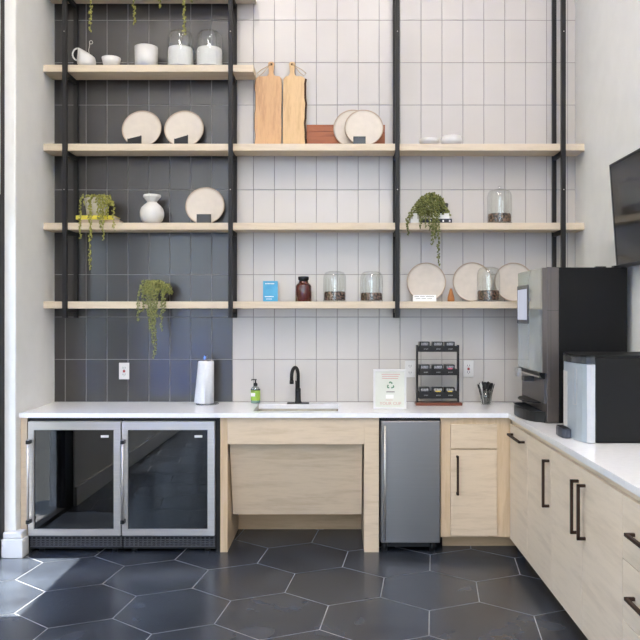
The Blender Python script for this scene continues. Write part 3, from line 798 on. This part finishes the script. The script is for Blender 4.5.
t2 = thing('book', 'pale book with dark spine lying beneath the yellow book', 'book', (PX(98, 5.27), 5.27, ZS[3]), 'books under the plants')
book(t2, PX(80, 5.22), PX(118, 5.22), 5.222, 5.372, ZS[3]+.0005, .0235, 'stone_rim', .06)
zp = ZS[3]+.053
t = thing('potted_plant', 'pearl plant in a cream ribbed pot standing on the yellow book', 'plant', (x, Yp, zp), 'trailing potted plants')
pot(t, (x, Yp, zp), .066, .082, .125, 'pot_cream')
mound(t, (x+.015, Yp, zp+.095), .098, .085, .050, 230, 'leaf_yellow', .0078)
for tx, ya, yb in ((80, 200, 239), (89.7, 203, 270.5), (91, 199, 238), (98, 198, 219), (103, 203, 240.5), (107, 201, 219), (113.5, 207, 230), (100.5, 205, 228)):
    s = P(tx, ya, YT); trail(t, [Vector((x+(s.x-x)*.4, Yp-.05, zp+.135)), Vector((x+(s.x-x)*.8, YT+.03, zp+.13))]+drop(tx, ya, yb), 'leaf_yellow', .0072, .009, .0065)
# plant on lowest left shelf
x = PX(158, Yp); zp = ZS[4]
t = thing('potted_plant', 'pearl plant in a dark pot on the lowest shelf of the dark tile', 'plant', (x, Yp, zp), 'trailing potted plants')
pot(t, (x+.02, Yp, zp+.0005), .045, .062, .085, 'pot_grey')
mound(t, (x-.005, Yp-.005, zp+.075), .105, .082, .066, 400, 'leaf', .0082)
for tx, ya, yb in ((138.5, 295, 322), (143, 292, 312), (146.5, 290, 305), (150, 288, 330), (153, 287, 345), (154.7, 286, 358), (157, 289, 318), (161.5, 290, 331), (164, 292, 312), (148, 290, 316), (151.5, 289, 334)):
    s = P(tx, ya, YT); trail(t, [Vector((x+(s.x-x)*.4, Yp-.05, zp+.14)), Vector((x+(s.x-x)*.8, YT+.035, zp+.135))]+drop(tx, ya, yb), 'leaf', .0074, .009, .0065)
# plant on right shelf
x = PX(431, Yp); zp = ZS[3]
t = thing('book', 'dark navy book with white marks lying under the bushy plant', 'book', (PX(436, 5.27), 5.27, zp), 'books under the plants')
book(t, PX(421, 5.22), PX(452, 5.22), 5.222, 5.372, zp+.0005, .030, 'navy')
bm = BM(); 
for a in (429.5, 442.5, 449): box(bm, PX(a, 5.22), PX(a+1.5, 5.22), 5.2212, 5.2219, zp+.008, zp+.022)
obj('spine_marks', bm, 'paper', t)
t = thing('book', 'white book lying on the navy book beneath the bushy plant', 'book', (PX(441, 5.27), 5.27, zp+.031), 'books under the plants')
book(t, PX(431, 5.23), PX(449.5, 5.23), 5.230, 5.372, zp+.031, .038, 'paper')
bm = BM(); box(bm, PX(411, 5.23), PX(418.5, 5.23), 5.225, 5.26, zp+.0005, zp+.03, .001); box(bm, PX(413.3, 5.23), PX(417.3, 5.23), 5.23, 5.256, zp+.031, zp+.07, .001)
tag(obj('block_figure', bm, 'paper', loc=(PX(415, 5.23), 5.24, zp)), 'small white stepped block left of the books and bushy plant', 'ornament')
x = PX(428, Yp)
t = thing('potted_plant', 'bushy dark green pearl plant trailing over the right shelf', 'plant', (x, 5.30, zp+.0695), 'trailing potted plants')
px_ = PX(440, 5.31)
pot(t, (px_, 5.30, zp+.0695), .045, .058, .075, 'pot_grey')
mound(t, (PX(431, 5.29), 5.28, zp+.10), .112, .080, .115, 640, 'leaf_dark', .0088)
for tx, ya, yb, sx in ((416, 206, 226, -9), (407, 219, 236, 1), (420, 206, 228, 0), (426, 205, 228, 0), (432.5, 203, 245, 0), (434.5, 203, 240, 1), (438.3, 203, 266, .5), (436, 205, 232, 0), (430, 206, 231, 0), (445, 207, 216, 6), (423, 203, 222, -1)):
    s = P(tx, ya, YT); trail(t, [Vector((x+(s.x-x)*.5, Yp-.06, zp+.15))]+drop(tx, ya, yb, YT, sx), 'leaf_dark', .0076, .009, .006)

# ------------------------------------------------------------------ small things on the middle and right shelves
Y = 5.25; x0, x1 = PX(263, Y), PX(277.8, Y); zs = ZS[4]; zt = PZ(281, Y)
t = thing('sign_card', 'bright blue card standing on the shelf above the sink', 'sign', ((x0+x1)/2, Y, zs))
bm = BM(); box(bm, x0, x1, Y, Y+.004, zs+.0005, zt, .0008); obj('card', bm, 'blue', t)
bm = BM(); prism(bm, [(Y+.005, zs+.0005), (Y+.045, zs+.0005), (Y+.04, zs+.004), (Y+.006, zs+.07)], 'x', (x0+x1)/2-.012, (x0+x1)/2+.012); obj('prop', bm, 'clear_plastic', t)
bm = BM()
for py, a, b, hgt in ((283.6, 265.3, 274.5, 1.0), (296.6, 264.8, 274, .9), (299, 266, 272, .6)):
    n = 7
    for i in range(n):
        xa = a+(b-a)*i/n; box(bm, PX(xa, Y), PX(xa+(b-a)/n*.75, Y), Y-.001, Y-.0002, PZ(py+hgt/2, Y), PZ(py-hgt/2, Y))
obj('printed_lines', bm, 'paper', t)
# apothecary bottle
Y = 5.27; x = PX(303.5, Y); t = thing('apothecary_bottle', 'dark brown glass bottle with black stopper on the middle shelf', 'bottle', (x, Y, zs))
bm = BM(); lathe(bm, [(0,0),(.054,0),(.057,.004),(.057,.105),(.052,.118),(.040,.128),(.034,.134),(.034,.142)], (x, Y, zs+.0005), 36); obj('body', bm, 'amber', t)
bm = BM(); lathe(bm, [(0,.143),(.030,.143),(.030,.146),(.038,.152),(.038,.172),(.033,.176),(0,.176)], (x, Y, zs+.0005), 28); obj('stopper', bm, 'black_plastic', t)
# small white sign with two lines
Y = 5.225; x0, x1 = PX(413, Y), PX(436.2, Y)
t = thing('text_card', 'small white card with two printed lines below the round plate', 'sign', ((x0+x1)/2, Y, zs))
bm = BM(); prism(bm, [(Y, zs+.0005), (Y+.03, zs+.0005), (Y+.006, zs+.046), (Y+.004, zs+.046)], 'x', x0, x1); obj('card', bm, 'paper', t)
bm = BM()
for zz, n, h_, a_, b_ in ((.033, 17, .005, .012, .015), (.018, 14, .004, .020, .028)):
    for i in range(n):
        if i in (4, 9): continue
        xa = x0+a_+(x1-x0-a_-b_)*i/n; yy = Y+.004*(zz/.046)
        box(bm, xa, xa+(x1-x0-a_-b_)/n*.72, yy-.0008, yy-.0001, zs+zz, zs+zz+h_)
obj('printed_lines', bm, 'ink_grey', t)
# wooden cone
Y = 5.25; x = PX(451, Y)
bm = BM(); lathe(bm, [(0,0),(.022,0),(.025,.006),(.024,.03),(.014,.062),(.009,.082),(.006,.09),(0,.092)], (x, Y, zs+.0005), 24)
tag(obj('wooden_cone', bm, 'cone_wood', loc=(x, Y, zs)), 'small brown wooden cone figure between two round plates', 'ornament')

# ------------------------------------------------------------------ things on the back worktop
Y = 5.27; x = PX(205.6, Y)
t = thing('paper_towel_holder', 'clear paper towel holder standing on the worktop before dark tile', 'paper towel holder', (x, Y, ZW))
bm = BM(); lathe(bm, [(0,0),(.078,0),(.080,.004),(.078,.009),(0,.009)], (x+.012, Y, ZW+.0005), 36); obj('base', bm, 'clear_plastic', t)
bm = BM(); tube(bm, [(x, Y, ZW+.0095), (x, Y, ZW+.338)], .007, 12); obj('rod', bm, 'steel', t)
bm = BM(); box(bm, x-.014, x+.014, Y-.008, Y+.008, ZW+.312, ZW+.345, .003); obj('finial', bm, 'clear_plastic', t)
t = thing('paper_towel_roll', 'white paper towel roll with its loose sheet flaring left', 'paper towel', (x, Y, ZW+.0105))
bm = BM(); lathe(bm, [(.018,0),(.054,0),(.0545,.29),(.052,.294),(.018,.294),(.018,0)], (x+.004, Y, ZW+.0105), 40); obj('roll', bm, 'towel', t)
bm = BM(); rows = 12; cols = 6; gr = []
for i in range(rows+1):
    v_ = i/rows; z = ZW+.0115+.284*v_; row = []
    for j in range(cols+1):
        u = j/cols
        a = PI*1.5-u*PI*.5
        xx = x+.004+.0565*math.cos(a)-.030*(1-v_)*u; yy = Y+.0565*math.sin(a)+.012*u*(1-v_)
        row.append(bm.verts.new((xx, yy, z)))
    gr.append(row)
for i in range(rows):
    for j in range(cols):
        f = bm.faces.new((gr[i][j], gr[i][j+1], gr[i+1][j+1], gr[i+1][j])); f.smooth = True
obj('loose_sheet', bm, 'towel', t)
# soap bottle
Y = 5.33; x = PX(255.5, Y)
t = thing('soap_bottle', 'pump soap bottle with lime green label beside the sink', 'soap bottle', (x, Y, ZW))
bm = BM(); lathe(bm, [(0,0),(.030,0),(.033,.005),(.033,.098),(.031,.108),(.020,.118),(.013,.121),(.013,.126)], (x, Y, ZW+.0005), 32, sy=.75); obj('bottle', bm, 'clear_plastic', t)
bm = BM(); lathe(bm, [(0,.003),(.029,.003),(.031,.006),(.031,.024),(0,.024)], (x, Y, ZW+.0005), 32, sy=.72); obj('liquid', bm, 'teal', t)
bm = BM(); lathe(bm, [(.0336,.022),(.0336,.096)], (x, Y, ZW+.0005), 32, sy=.76); b_ = obj('label', bm, 'green_soap', t)
bm = BM()
lathe(bm, [(.0339,.093),(.0339,.100)], (x, Y, ZW+.0005), 32, sy=.77)
box(bm, x-.028, x-.004, Y-.0262, Y-.0255, ZW+.083, ZW+.087); obj('label_band', bm, 'ink_black', b_)
bm = BM(); box(bm, x-.030, x+.000, Y-.0275, Y-.0262, ZW+.052, ZW+.076, .0003); obj('label_patch', bm, 'paper', b_)
bm = BM(); lathe(bm, [(0,.124),(.014,.124),(.014,.140),(.010,.144),(.005,.146),(.0045,.168),(0,.168)], (x, Y, ZW+.0005), 20)
box(bm, x-.028, x+.008, Y-.005, Y+.005, ZW+.165, ZW+.172, .001); box(bm, x-.029, x-.025, Y-.004, Y+.004, ZW+.160, ZW+.170)
obj('pump', bm, 'matte_black', t)

# framed sign
Y = 5.00; x0, x1 = PX(373.3, Y), PX(406.3, Y); zt = PZ(369.3, Y); xm = (x0+x1)/2
t = thing('framed_sign', 'white framed recycling sign standing on the worktop', 'sign', (xm, Y, ZW))
bm = BM(); fw = .014
for a in ((x0, x1, ZW+.001, ZW+fw), (x0, x1, zt-fw, zt), (x0, x0+fw, ZW+fw, zt-fw), (x1-fw, x1, ZW+fw, zt-fw)):
    box(bm, a[0], a[1], Y-.012, Y+.010, a[2], a[3], .0015)
obj('frame', bm, 'white_plastic', t)
bm = BM(); box(bm, x0+fw*.8, x1-fw*.8, Y-.004, Y+.004, ZW+fw*.8, zt-fw*.8); pr = obj('print', bm, 'poster', t)
bm = BM(); prism(bm, [(Y+.011, ZW+.001), (Y+.09, ZW+.001), (Y+.088, ZW+.004), (Y+.012, zt-.08)], 'x', xm-.02, xm+.02); obj('back_stand', bm, 'white_plastic', t)
yl = Y-.0046
bm = BM()
for i, (py, a, b) in enumerate(((374.3, 381.5, 400), (376.3, 382, 398.5), (378.4, 382, 398))):
    box(bm, PX(a, Y), PX(b, Y), yl, Y-.004, PZ(py+.35, Y), PZ(py-.35, Y))
obj('heading_lines', bm, 'ink_red', pr)
bm = BM(); cc = P(390.5, 385.4, Y)      # three chasing arrows
for k in range(3):
    a0 = PI/2+k*2*PI/3
    Rm = Matrix.Translation((cc.x, yl+.0002, cc.z)) @ Matrix.Rotation(-k*2*PI/3, 4, 'Y')
    for poly in ([(-.012,.017),(-.006,.026),(.004,.026),(.009,.017),(.003,.014),(-.001,.020),(-.006,.013)], [(.003,.011),(.014,.011),(.0115,.022)]):
        vs = prism(bm, poly, 'y', -.0003, .0003); move(vs, Rm)
obj('recycling_symbol', bm, 'ink_green', pr)
bm = BM(); box(bm, PX(386.3, Y), PX(394.6, Y), yl, Y-.004, PZ(392.3, Y), PZ(391.3, Y)); obj('caption_bar', bm, 'ink_grey', pr)
bm = BM(); box(bm, PX(385.8, Y), PX(393.5, Y), yl, Y-.004, PZ(398.4, Y), PZ(394.6, Y)); obj('picture_patch', bm, 'paper', pr)
lettering('lettering', 'YOUR CUP', .029, 'ink_red', pr, P(390.5, 403.6, Y-.005))
lettering('lettering', 'recycle', .016, 'ink_red', pr, P(389, 399.9, Y-.005))

# pod rack
Y = 5.24; xm = PX(437.7, Y); x0, x1 = PX(415.3, Y), PX(461, Y)
t = thing('pod_rack', 'three tier black rack on a red brown wooden base', 'rack', (xm, Y, ZW))
bm = BM(); box(bm, x0, x1, Y-.055, Y+.055, ZW+.0005, ZW+.020, .003); obj('base', bm, 'walnut', t)
for a in (417, 458):
    bm = BM(); xx = PX(a, Y); box(bm, xx-.006, xx+.006, Y-.02, Y+.02, ZW+.0205, PZ(345, Y), .001); obj('post', bm, 'black_metal', t)
tiers = []
for ya, yb in ((346.2, 351.8), (369.3, 375.2), (392.0, 398.6)):
    z0, z1 = PZ(yb, Y-.04), PZ(ya, Y-.04); tiers.append((z0, z1))
    xa, xb = PX(418.2, Y)+.001, PX(456.8, Y)-.001
    bm = BM()
    box(bm, xa, xb, Y-.048, Y-.045, z0, z1); box(bm, xa, xb, Y+.045, Y+.048, z0, z1)
    box(bm, xa, xb, Y-.045, Y+.045, z0, z0+.003)
    box(bm, xa, xa+.003, Y-.045, Y+.045, z0+.003, z1); box(bm, xb-.003, xb, Y-.045, Y+.045, z0+.003, z1)
    tr = obj('tray', bm, 'black_metal', t)
    bm = BM()
    for cxp in (425.8, 438.3, 450.3):
        for i in range(4): box(bm, PX(cxp-2+i*1.1, Y-.04), PX(cxp-2+i*1.1+.8, Y-.04), Y-.0490, Y-.0482, (z0+z1)/2-.004+.002*(i % 2), (z0+z1)/2+.004)
    obj('tray_label', bm, 'silver_label', tr)
names = [['left box in top tier of the pod rack', 'middle box in top tier of the pod rack', 'right box in top tier of the pod rack'],
         ['left box in middle tier of the pod rack', 'middle box in middle tier of the pod rack', 'box with pink mark in middle tier of the pod rack'],
         ['left box in bottom tier of the pod rack', 'box with amber yellow mark in bottom tier of the pod rack', 'box with lime yellow mark in bottom tier of the pod rack']]
for r_, (z0, z1) in enumerate(tiers):
    for c_, (a, b) in enumerate(((419.0, 429.0), (432.0, 442.5), (444.4, 453.9))):
        bt = thing('pod_box', 'small black '+names[r_][c_], 'box', (PX((a+b)/2, Y), Y, z0+.0035), 'boxes in the pod rack')
        zz = z1+.030; xa, xb = PX(a, Y), PX(b, Y)
        bm = BM()
        box(bm, xa, xb, Y-.042, Y+.035, z0+.0035, zz, .001)
        obj('carton', bm, 'black_plastic', bt)
        bm = BM(); box(bm, xa+.010, xb-.010, Y-.0435, Y-.0422, z1+.006, zz-.006); lb = obj('label', bm, 'silver_label', bt)
        if (r_, c_) in ((1, 2), (2, 1), (2, 2)):
            bm = BM(); box(bm, xa+.018, xb-.018, Y-.0445, Y-.0437, z1+.001, z1+.009); obj('flavour_mark', bm, 'pink' if r_ == 1 else 'yellow_label', lb)

# cutlery cup
Y = 5.26; x = PX(486, Y)
t = thing('glass_tumbler', 'clear tumbler full of black plastic cutlery on the worktop', 'cup', (x, Y, ZW))
bm = BM(); lathe(bm, [(0,.002),(.036,.002),(.046,.098),(.044,.098),(.034,.006),(0,.006)], (x, Y, ZW), 32); obj('tumbler', bm, 'glass', t)
rnd = random.Random(3)
for i in range(19):
    out_ = i < 12
    a = 2*PI*(i/12 if out_ else i/7+.07)+.2; L = (.142 if out_ else .155)+rnd.random()*.014
    ra, rb = (.023, .059) if out_ else (.010, .028)
    b0 = Vector((x+math.cos(a)*ra, Y+math.sin(a)*ra*.9, ZW+.0075)); b1 = Vector((x+math.cos(a)*rb, Y+math.sin(a)*rb*.8, ZW+L))
    lab = 'black plastic spoon or fork standing in the clear tumbler'
    bm = BM(); d = b1-b0
    tube(bm, [b0, b0+d*.7], .0032, 6)
    q = b0+d*.7; e_ = b0+d; perp = Vector((1, 0, 0))
    vs = lathe(bm, [(0,-.026),(.008,-.018),(.0135,0),(.0135,.012),(.009,.020),(0,.024)], (0,0,0), 10, sy=.3)
    rot = d.to_track_quat('Z', 'Y').to_matrix().to_4x4(); move(vs, Matrix.Translation(b0+d*.84) @ rot)
    tag(obj('plastic_spoon', bm, 'cutlery' if i % 7 else 'white_plastic', loc=b0), lab if i % 7 else 'pale plastic spoon handle among black cutlery in the tumbler', 'cutlery', 'cutlery in the tumbler' if i % 7 else 'pale cutlery in the tumbler')

# ------------------------------------------------------------------ coffee machine (front faces the aisle)
y0, y1 = 4.33, 4.925; zt = 1.800
t = thing('coffee_machine', 'tall black coffee machine with grey glass front and touch screen', 'coffee machine', (1.42, 4.62, ZW))
bm = BM(); box(bm, 1.276, 1.671, y0, y1, ZW+.006, zt, .004); obj('body', bm, 'machine_black', t)
bm = BM(); box(bm, 1.2072, 1.2755, y0-.001, y1, ZW+.006, zt+.002, .003); ch = obj('chassis', bm, 'taupe', t)
bm = BM(); box(bm, 1.228, 1.2295, y0-.002, y0-.001, 1.05, zt); box(bm, 1.2075, 1.275, y0-.0018, y0-.001, 1.55, 1.552); obj('seam', bm, 'slot', ch)
bm = BM(); n = 8; pts = [(1.2065, y1-.004)]
for i in range(n+1):
    u = i/n; yy = y1-.004-(y1-y0-.022)*u; pts.append((1.181-.004*math.sin(PI*u), yy))
pts.append((1.2065, y0+.018))
prism(bm, pts, 'z', 1.19, zt-.002, .0015); door = obj('door_panel', bm, 'mirror_panel', t)
bm = BM(); box(bm, 1.1805, 1.2068, y0, y0+.0175, 1.19, zt-.002, .001); obj('door_edge', bm, 'taupe', door)
bm = BM(); box(bm, 1.1710, 1.1800, 4.63, 4.905, 1.470, 1.712, .003); sb = obj('screen_bezel', bm, 'bezel', door)
bm = BM(); box(bm, 1.1697, 1.1708, 4.650, 4.885, 1.495, 1.687); obj('touch_screen', bm, 'screen_ui', door)
bm = BM(); prism(bm, [(1.170, 1.189), (1.2068, 1.189), (1.2068, 1.150), (1.185, 1.155)], 'y', 4.37, 4.88, .002); obj('spout_hood', bm, 'black_plastic', t)
bm = BM(); box(bm, 1.166, 1.171, 4.37, 4.88, 1.160, 1.168); obj('highlight_strip', bm, 'steel', t)  # steel strip standing in for the highlight line along the hood
bm = BM(); box(bm, 1.150, 1.176, 4.80, 4.87, 1.13, 1.185, .003); obj('nozzle', bm, 'steel', t)
bm = BM(); box(bm, 1.14, 1.206, 4.59, 4.66, 1.12, 1.149, .004); obj('nozzle', bm, 'black_plastic', t)
def dtray(bm, xf, xb, ya, yb, z0, z1, n=14):
    pts = [(xb, yb)]
    for i in range(n+1):
        u = i/n; yy = yb-(yb-ya)*u; pts.append((xb-(xb-xf)*(math.sin(PI*u)**.45 if 0 < u < 1 else 0)-.002, yy))
    pts.append((xb, ya)); prism(bm, pts, 'z', z0, z1, .002)
bm = BM(); dtray(bm, 1.105, 1.2065, 4.36, 4.90, ZW+.001, ZW+.062); tr = obj('drip_tray', bm, 'black_plastic', t)
bm = BM()
for i in range(12): box(bm, 1.125, 1.2, 4.42+i*.035, 4.43+i*.035, ZW+.0622, ZW+.066)
obj('drip_grate', bm, 'matte_black', tr)
bm = BM(); dtray(bm, 1.125, 1.2065, 4.46, 4.83, 1.000, 1.007); obj('cup_stand', bm, 'black_plastic', t)
bm = BM(); box(bm, 1.199, 1.2068, 4.36, 4.89, 1.010, 1.148); obj('back_plate', bm, 'steel_door', t)
bm = BM()
for yy in (4.36, 4.87):
    for xx in (1.3, 1.62): lathe(bm, [(0,0),(.015,0),(.015,.006),(0,.006)], (xx, yy+.01, ZW), 12)
obj('feet', bm, 'matte_black', t)
bm = BM(); box(bm, 1.60, 1.66, y0+.02, y0+.06, zt+.0005, zt+.012, .003); box(bm, 1.50, 1.56, y0+.03, y0+.06, zt+.0005, zt+.008, .003); obj('hinge_caps', bm, 'black_plastic', t)

# ------------------------------------------------------------------ water dispenser
t = thing('water_dispenser', 'black water dispenser with pale bowed front panel', 'water dispenser', (1.45, 3.86, ZW))
za, zb_ = ZW+.0025, 1.285
front = [(1.256,3.662),(1.236,3.664),(1.218,3.672),(1.203,3.700),(1.190,3.75),(1.183,3.82),(1.181,3.88),(1.186,3.94),(1.205,3.99),(1.235,4.02),(1.256,4.03)]
bm = BM(); box(bm, 1.2565, 1.668, 3.66, 4.032, za, 1.318, .006); obj('body', bm, 'dispenser_black', t)
bm = BM(); prism(bm, front[:1]+front[1:2]+[(1.2185,3.6725)]+[(1.2185,4.008),(1.235,4.02),(1.256,4.03)], 'z', za, zb_-.002); obj('edge_panel', bm, 'dispenser_edge', t)
bm = BM(); fr = [(1.2183,3.6725)]+front[3:-2]+[(1.2183,4.005)]
prism(bm, fr, 'z', za, zb_-.002); fp = obj('front_panel', bm, 'dispenser_face', t)
bm = BM(); pts = [(x_-.003 if x_ < 1.25 else x_, y_) for x_, y_ in front]
prism(bm, pts, 'z', zb_, 1.318, .001); cb = obj('control_band', bm, 'display_grey', t)
bm = BM(); prism(bm, pts, 'z', 1.3185, 1.328, .002); box(bm, 1.2565, 1.668, 3.66, 4.032, 1.3185, 1.328, .002); obj('lid', bm, 'dispenser_black', t)
def on_front(y, off=.002):
    q = front
    for (xa, ya), (xb, yb) in zip(q, q[1:]):
        if ya <= y <= yb: return xa+(xb-xa)*(y-ya)/(yb-ya)-off
    return 1.18
def front_strip(bm, ya, yb, z0, z1, th=.0015, off=.0006):
    n = 5; pts = [(on_front(ya+(yb-ya)*i/n, off+th), ya+(yb-ya)*i/n) for i in range(n+1)]+[(on_front(yb-(yb-ya)*i/n, off), yb-(yb-ya)*i/n) for i in range(n+1)]
    prism(bm, pts, 'z', z0, z1)
bm = BM(); front_strip(bm, 3.86, 3.965, .952, 1.235); obj('niche_panel', bm, 'white_plastic', fp)
bm = BM(); front_strip(bm, 3.74, 3.745, 1.08, 1.26); front_strip(bm, 3.78, 3.784, 1.08, 1.26); front_strip(bm, 3.74, 3.784, 1.075, 1.079); obj('panel_outline', bm, 'dispenser_edge', fp)
bm = BM(); front_strip(bm, 3.80, 3.93, 1.292, 1.312, off=.0036); obj('display', bm, 'black_plastic', cb)
bm = BM()
pts = [(1.181,3.80),(1.155,3.80),(1.140,3.82),(1.136,3.87),(1.140,3.925),(1.155,3.945),(1.181,3.945)]
prism(bm, pts, 'z', za, ZW+.050, .003); dt = obj('drip_tray', bm, 'tray_blue', t)
bm = BM()
for i in range(8): box(bm, 1.145, 1.178, 3.815+i*.0155, 3.821+i*.0155, ZW+.0505, ZW+.053)
obj('drip_grate', bm, 'matte_black', dt)

# ------------------------------------------------------------------ wall-mounted television
ya, yb = 3.40, 4.415
t = thing('television', 'black flat screen television tilted on the right wall', 'television', (1.70, (ya+yb)/2, 2.1))
xt, xb_, z0, z1 = 1.600, 1.643, 1.800, 2.408
def tilt_slab(bm, u0, u1, d0, d1, yy0, yy1, bev=0):
    """slab between heights fractions u0..u1 and depths d0..d1 behind the tilted face"""
    nx, nz = (z1-z0), (xb_-xt); L = math.hypot(nx, nz); nx, nz = nx/L, nz/L
    def pt(u, d): return (xb_+(xt-xb_)*u+nx*d, z0+(z1-z0)*u+nz*d)
    prism(bm, [pt(u0, d0), pt(u1, d0), pt(u1, d1), pt(u0, d1)], 'y', yy0, yy1, bev)
bm = BM(); tilt_slab(bm, 0, 1, .001, .035, ya, yb, .002); c_ = obj('casing', bm, 'tv_frame', t)
bm = BM()
tilt_slab(bm, 0, .032, -.004, .0008, ya, yb); tilt_slab(bm, .982, 1, -.004, .0008, ya, yb)
tilt_slab(bm, .032, .982, -.004, .0008, ya, ya+.011); tilt_slab(bm, .032, .982, -.004, .0008, yb-.011, yb)
obj('bezel', bm, 'tv_frame', t)
bm = BM(); tilt_slab(bm, .033, .981, -.001, .0006, ya+.0112, yb-.0112); obj('screen', bm, 'tv_screen', t)
bm = BM(); box(bm, 1.682, 1.707, 3.75, 4.05, 1.95, 2.25); obj('wall_mount', bm, 'black_metal', t)

# ------------------------------------------------------------------ fill lamps added on the unseen ceiling
for i, (lx, ly) in enumerate(((-1.0, 1.9), (.7, 1.9), (-1.0, .1), (.7, .1), (-1.0, -1.9), (.7, -1.9))):
    t = thing('fill_lamp', 'square fill lamp added on the unseen ceiling', 'ceiling lamp', (lx, ly, ZC), 'added fill lamps')
    bm = BM(); box(bm, lx-.31, lx+.31, ly-.31, ly+.31, ZC-.04, ZC-.0005, .003); obj('housing', bm, 'trim', t)
    bm = BM(); box(bm, lx-.29, lx+.29, ly-.29, ly+.29, ZC-.044, ZC-.0405); obj('diffuser', bm, 'light_panel', t)

# ------------------------------------------------------------------ light, sky, camera
sun = bpy.data.lights.new('sun', 'SUN'); sun.energy = 32; sun.angle = math.radians(.8); sun.color = (1, .97, .92)
so = bpy.data.objects.new('sun', sun); C.objects.link(so)
so.rotation_euler = Vector((.567, .014, -2.24)).to_track_quat('-Z', 'Y').to_euler()
W = bpy.data.worlds.new('sky'); bpy.context.scene.world = W; W.use_nodes = True
nt = W.node_tree; N = nt.nodes; L = nt.links; bg = N['Background']
tc = N.new('ShaderNodeTexCoord'); sp = N.new('ShaderNodeSeparateXYZ'); cr = N.new('ShaderNodeValToRGB')
L.new(tc.outputs['Generated'], sp.inputs[0]); L.new(sp.outputs['Z'], cr.inputs['Fac'])
cr.color_ramp.elements[0].position = 0; cr.color_ramp.elements[0].color = (.82, .91, .98, 1)
cr.color_ramp.elements[1].position = .6; cr.color_ramp.elements[1].color = (.28, .45, .95, 1)
e = cr.color_ramp.elements.new(.18); e.color = (.70, .82, .97, 1)
L.new(cr.outputs['Color'], bg.inputs['Color']); bg.inputs['Strength'].default_value = 5.0

cam = bpy.data.cameras.new('camera'); co = bpy.data.objects.new('camera', cam); C.objects.link(co)
co.location = (0, 0, H); co.rotation_euler = (PI/2, 0, 0)
cam.sensor_width = 36; cam.lens = 36*F/640; cam.shift_x = -(CX-320)/640; cam.shift_y = -(320-CY)/640
cam.clip_start = .05; cam.clip_end = 100
sc = bpy.context.scene; sc.camera = co
sc.view_settings.view_transform = 'Standard'; sc.view_settings.look = 'None'; sc.view_settings.gamma = 1
sc.view_settings.use_curve_mapping = False; sc.view_settings.exposure = 0.42
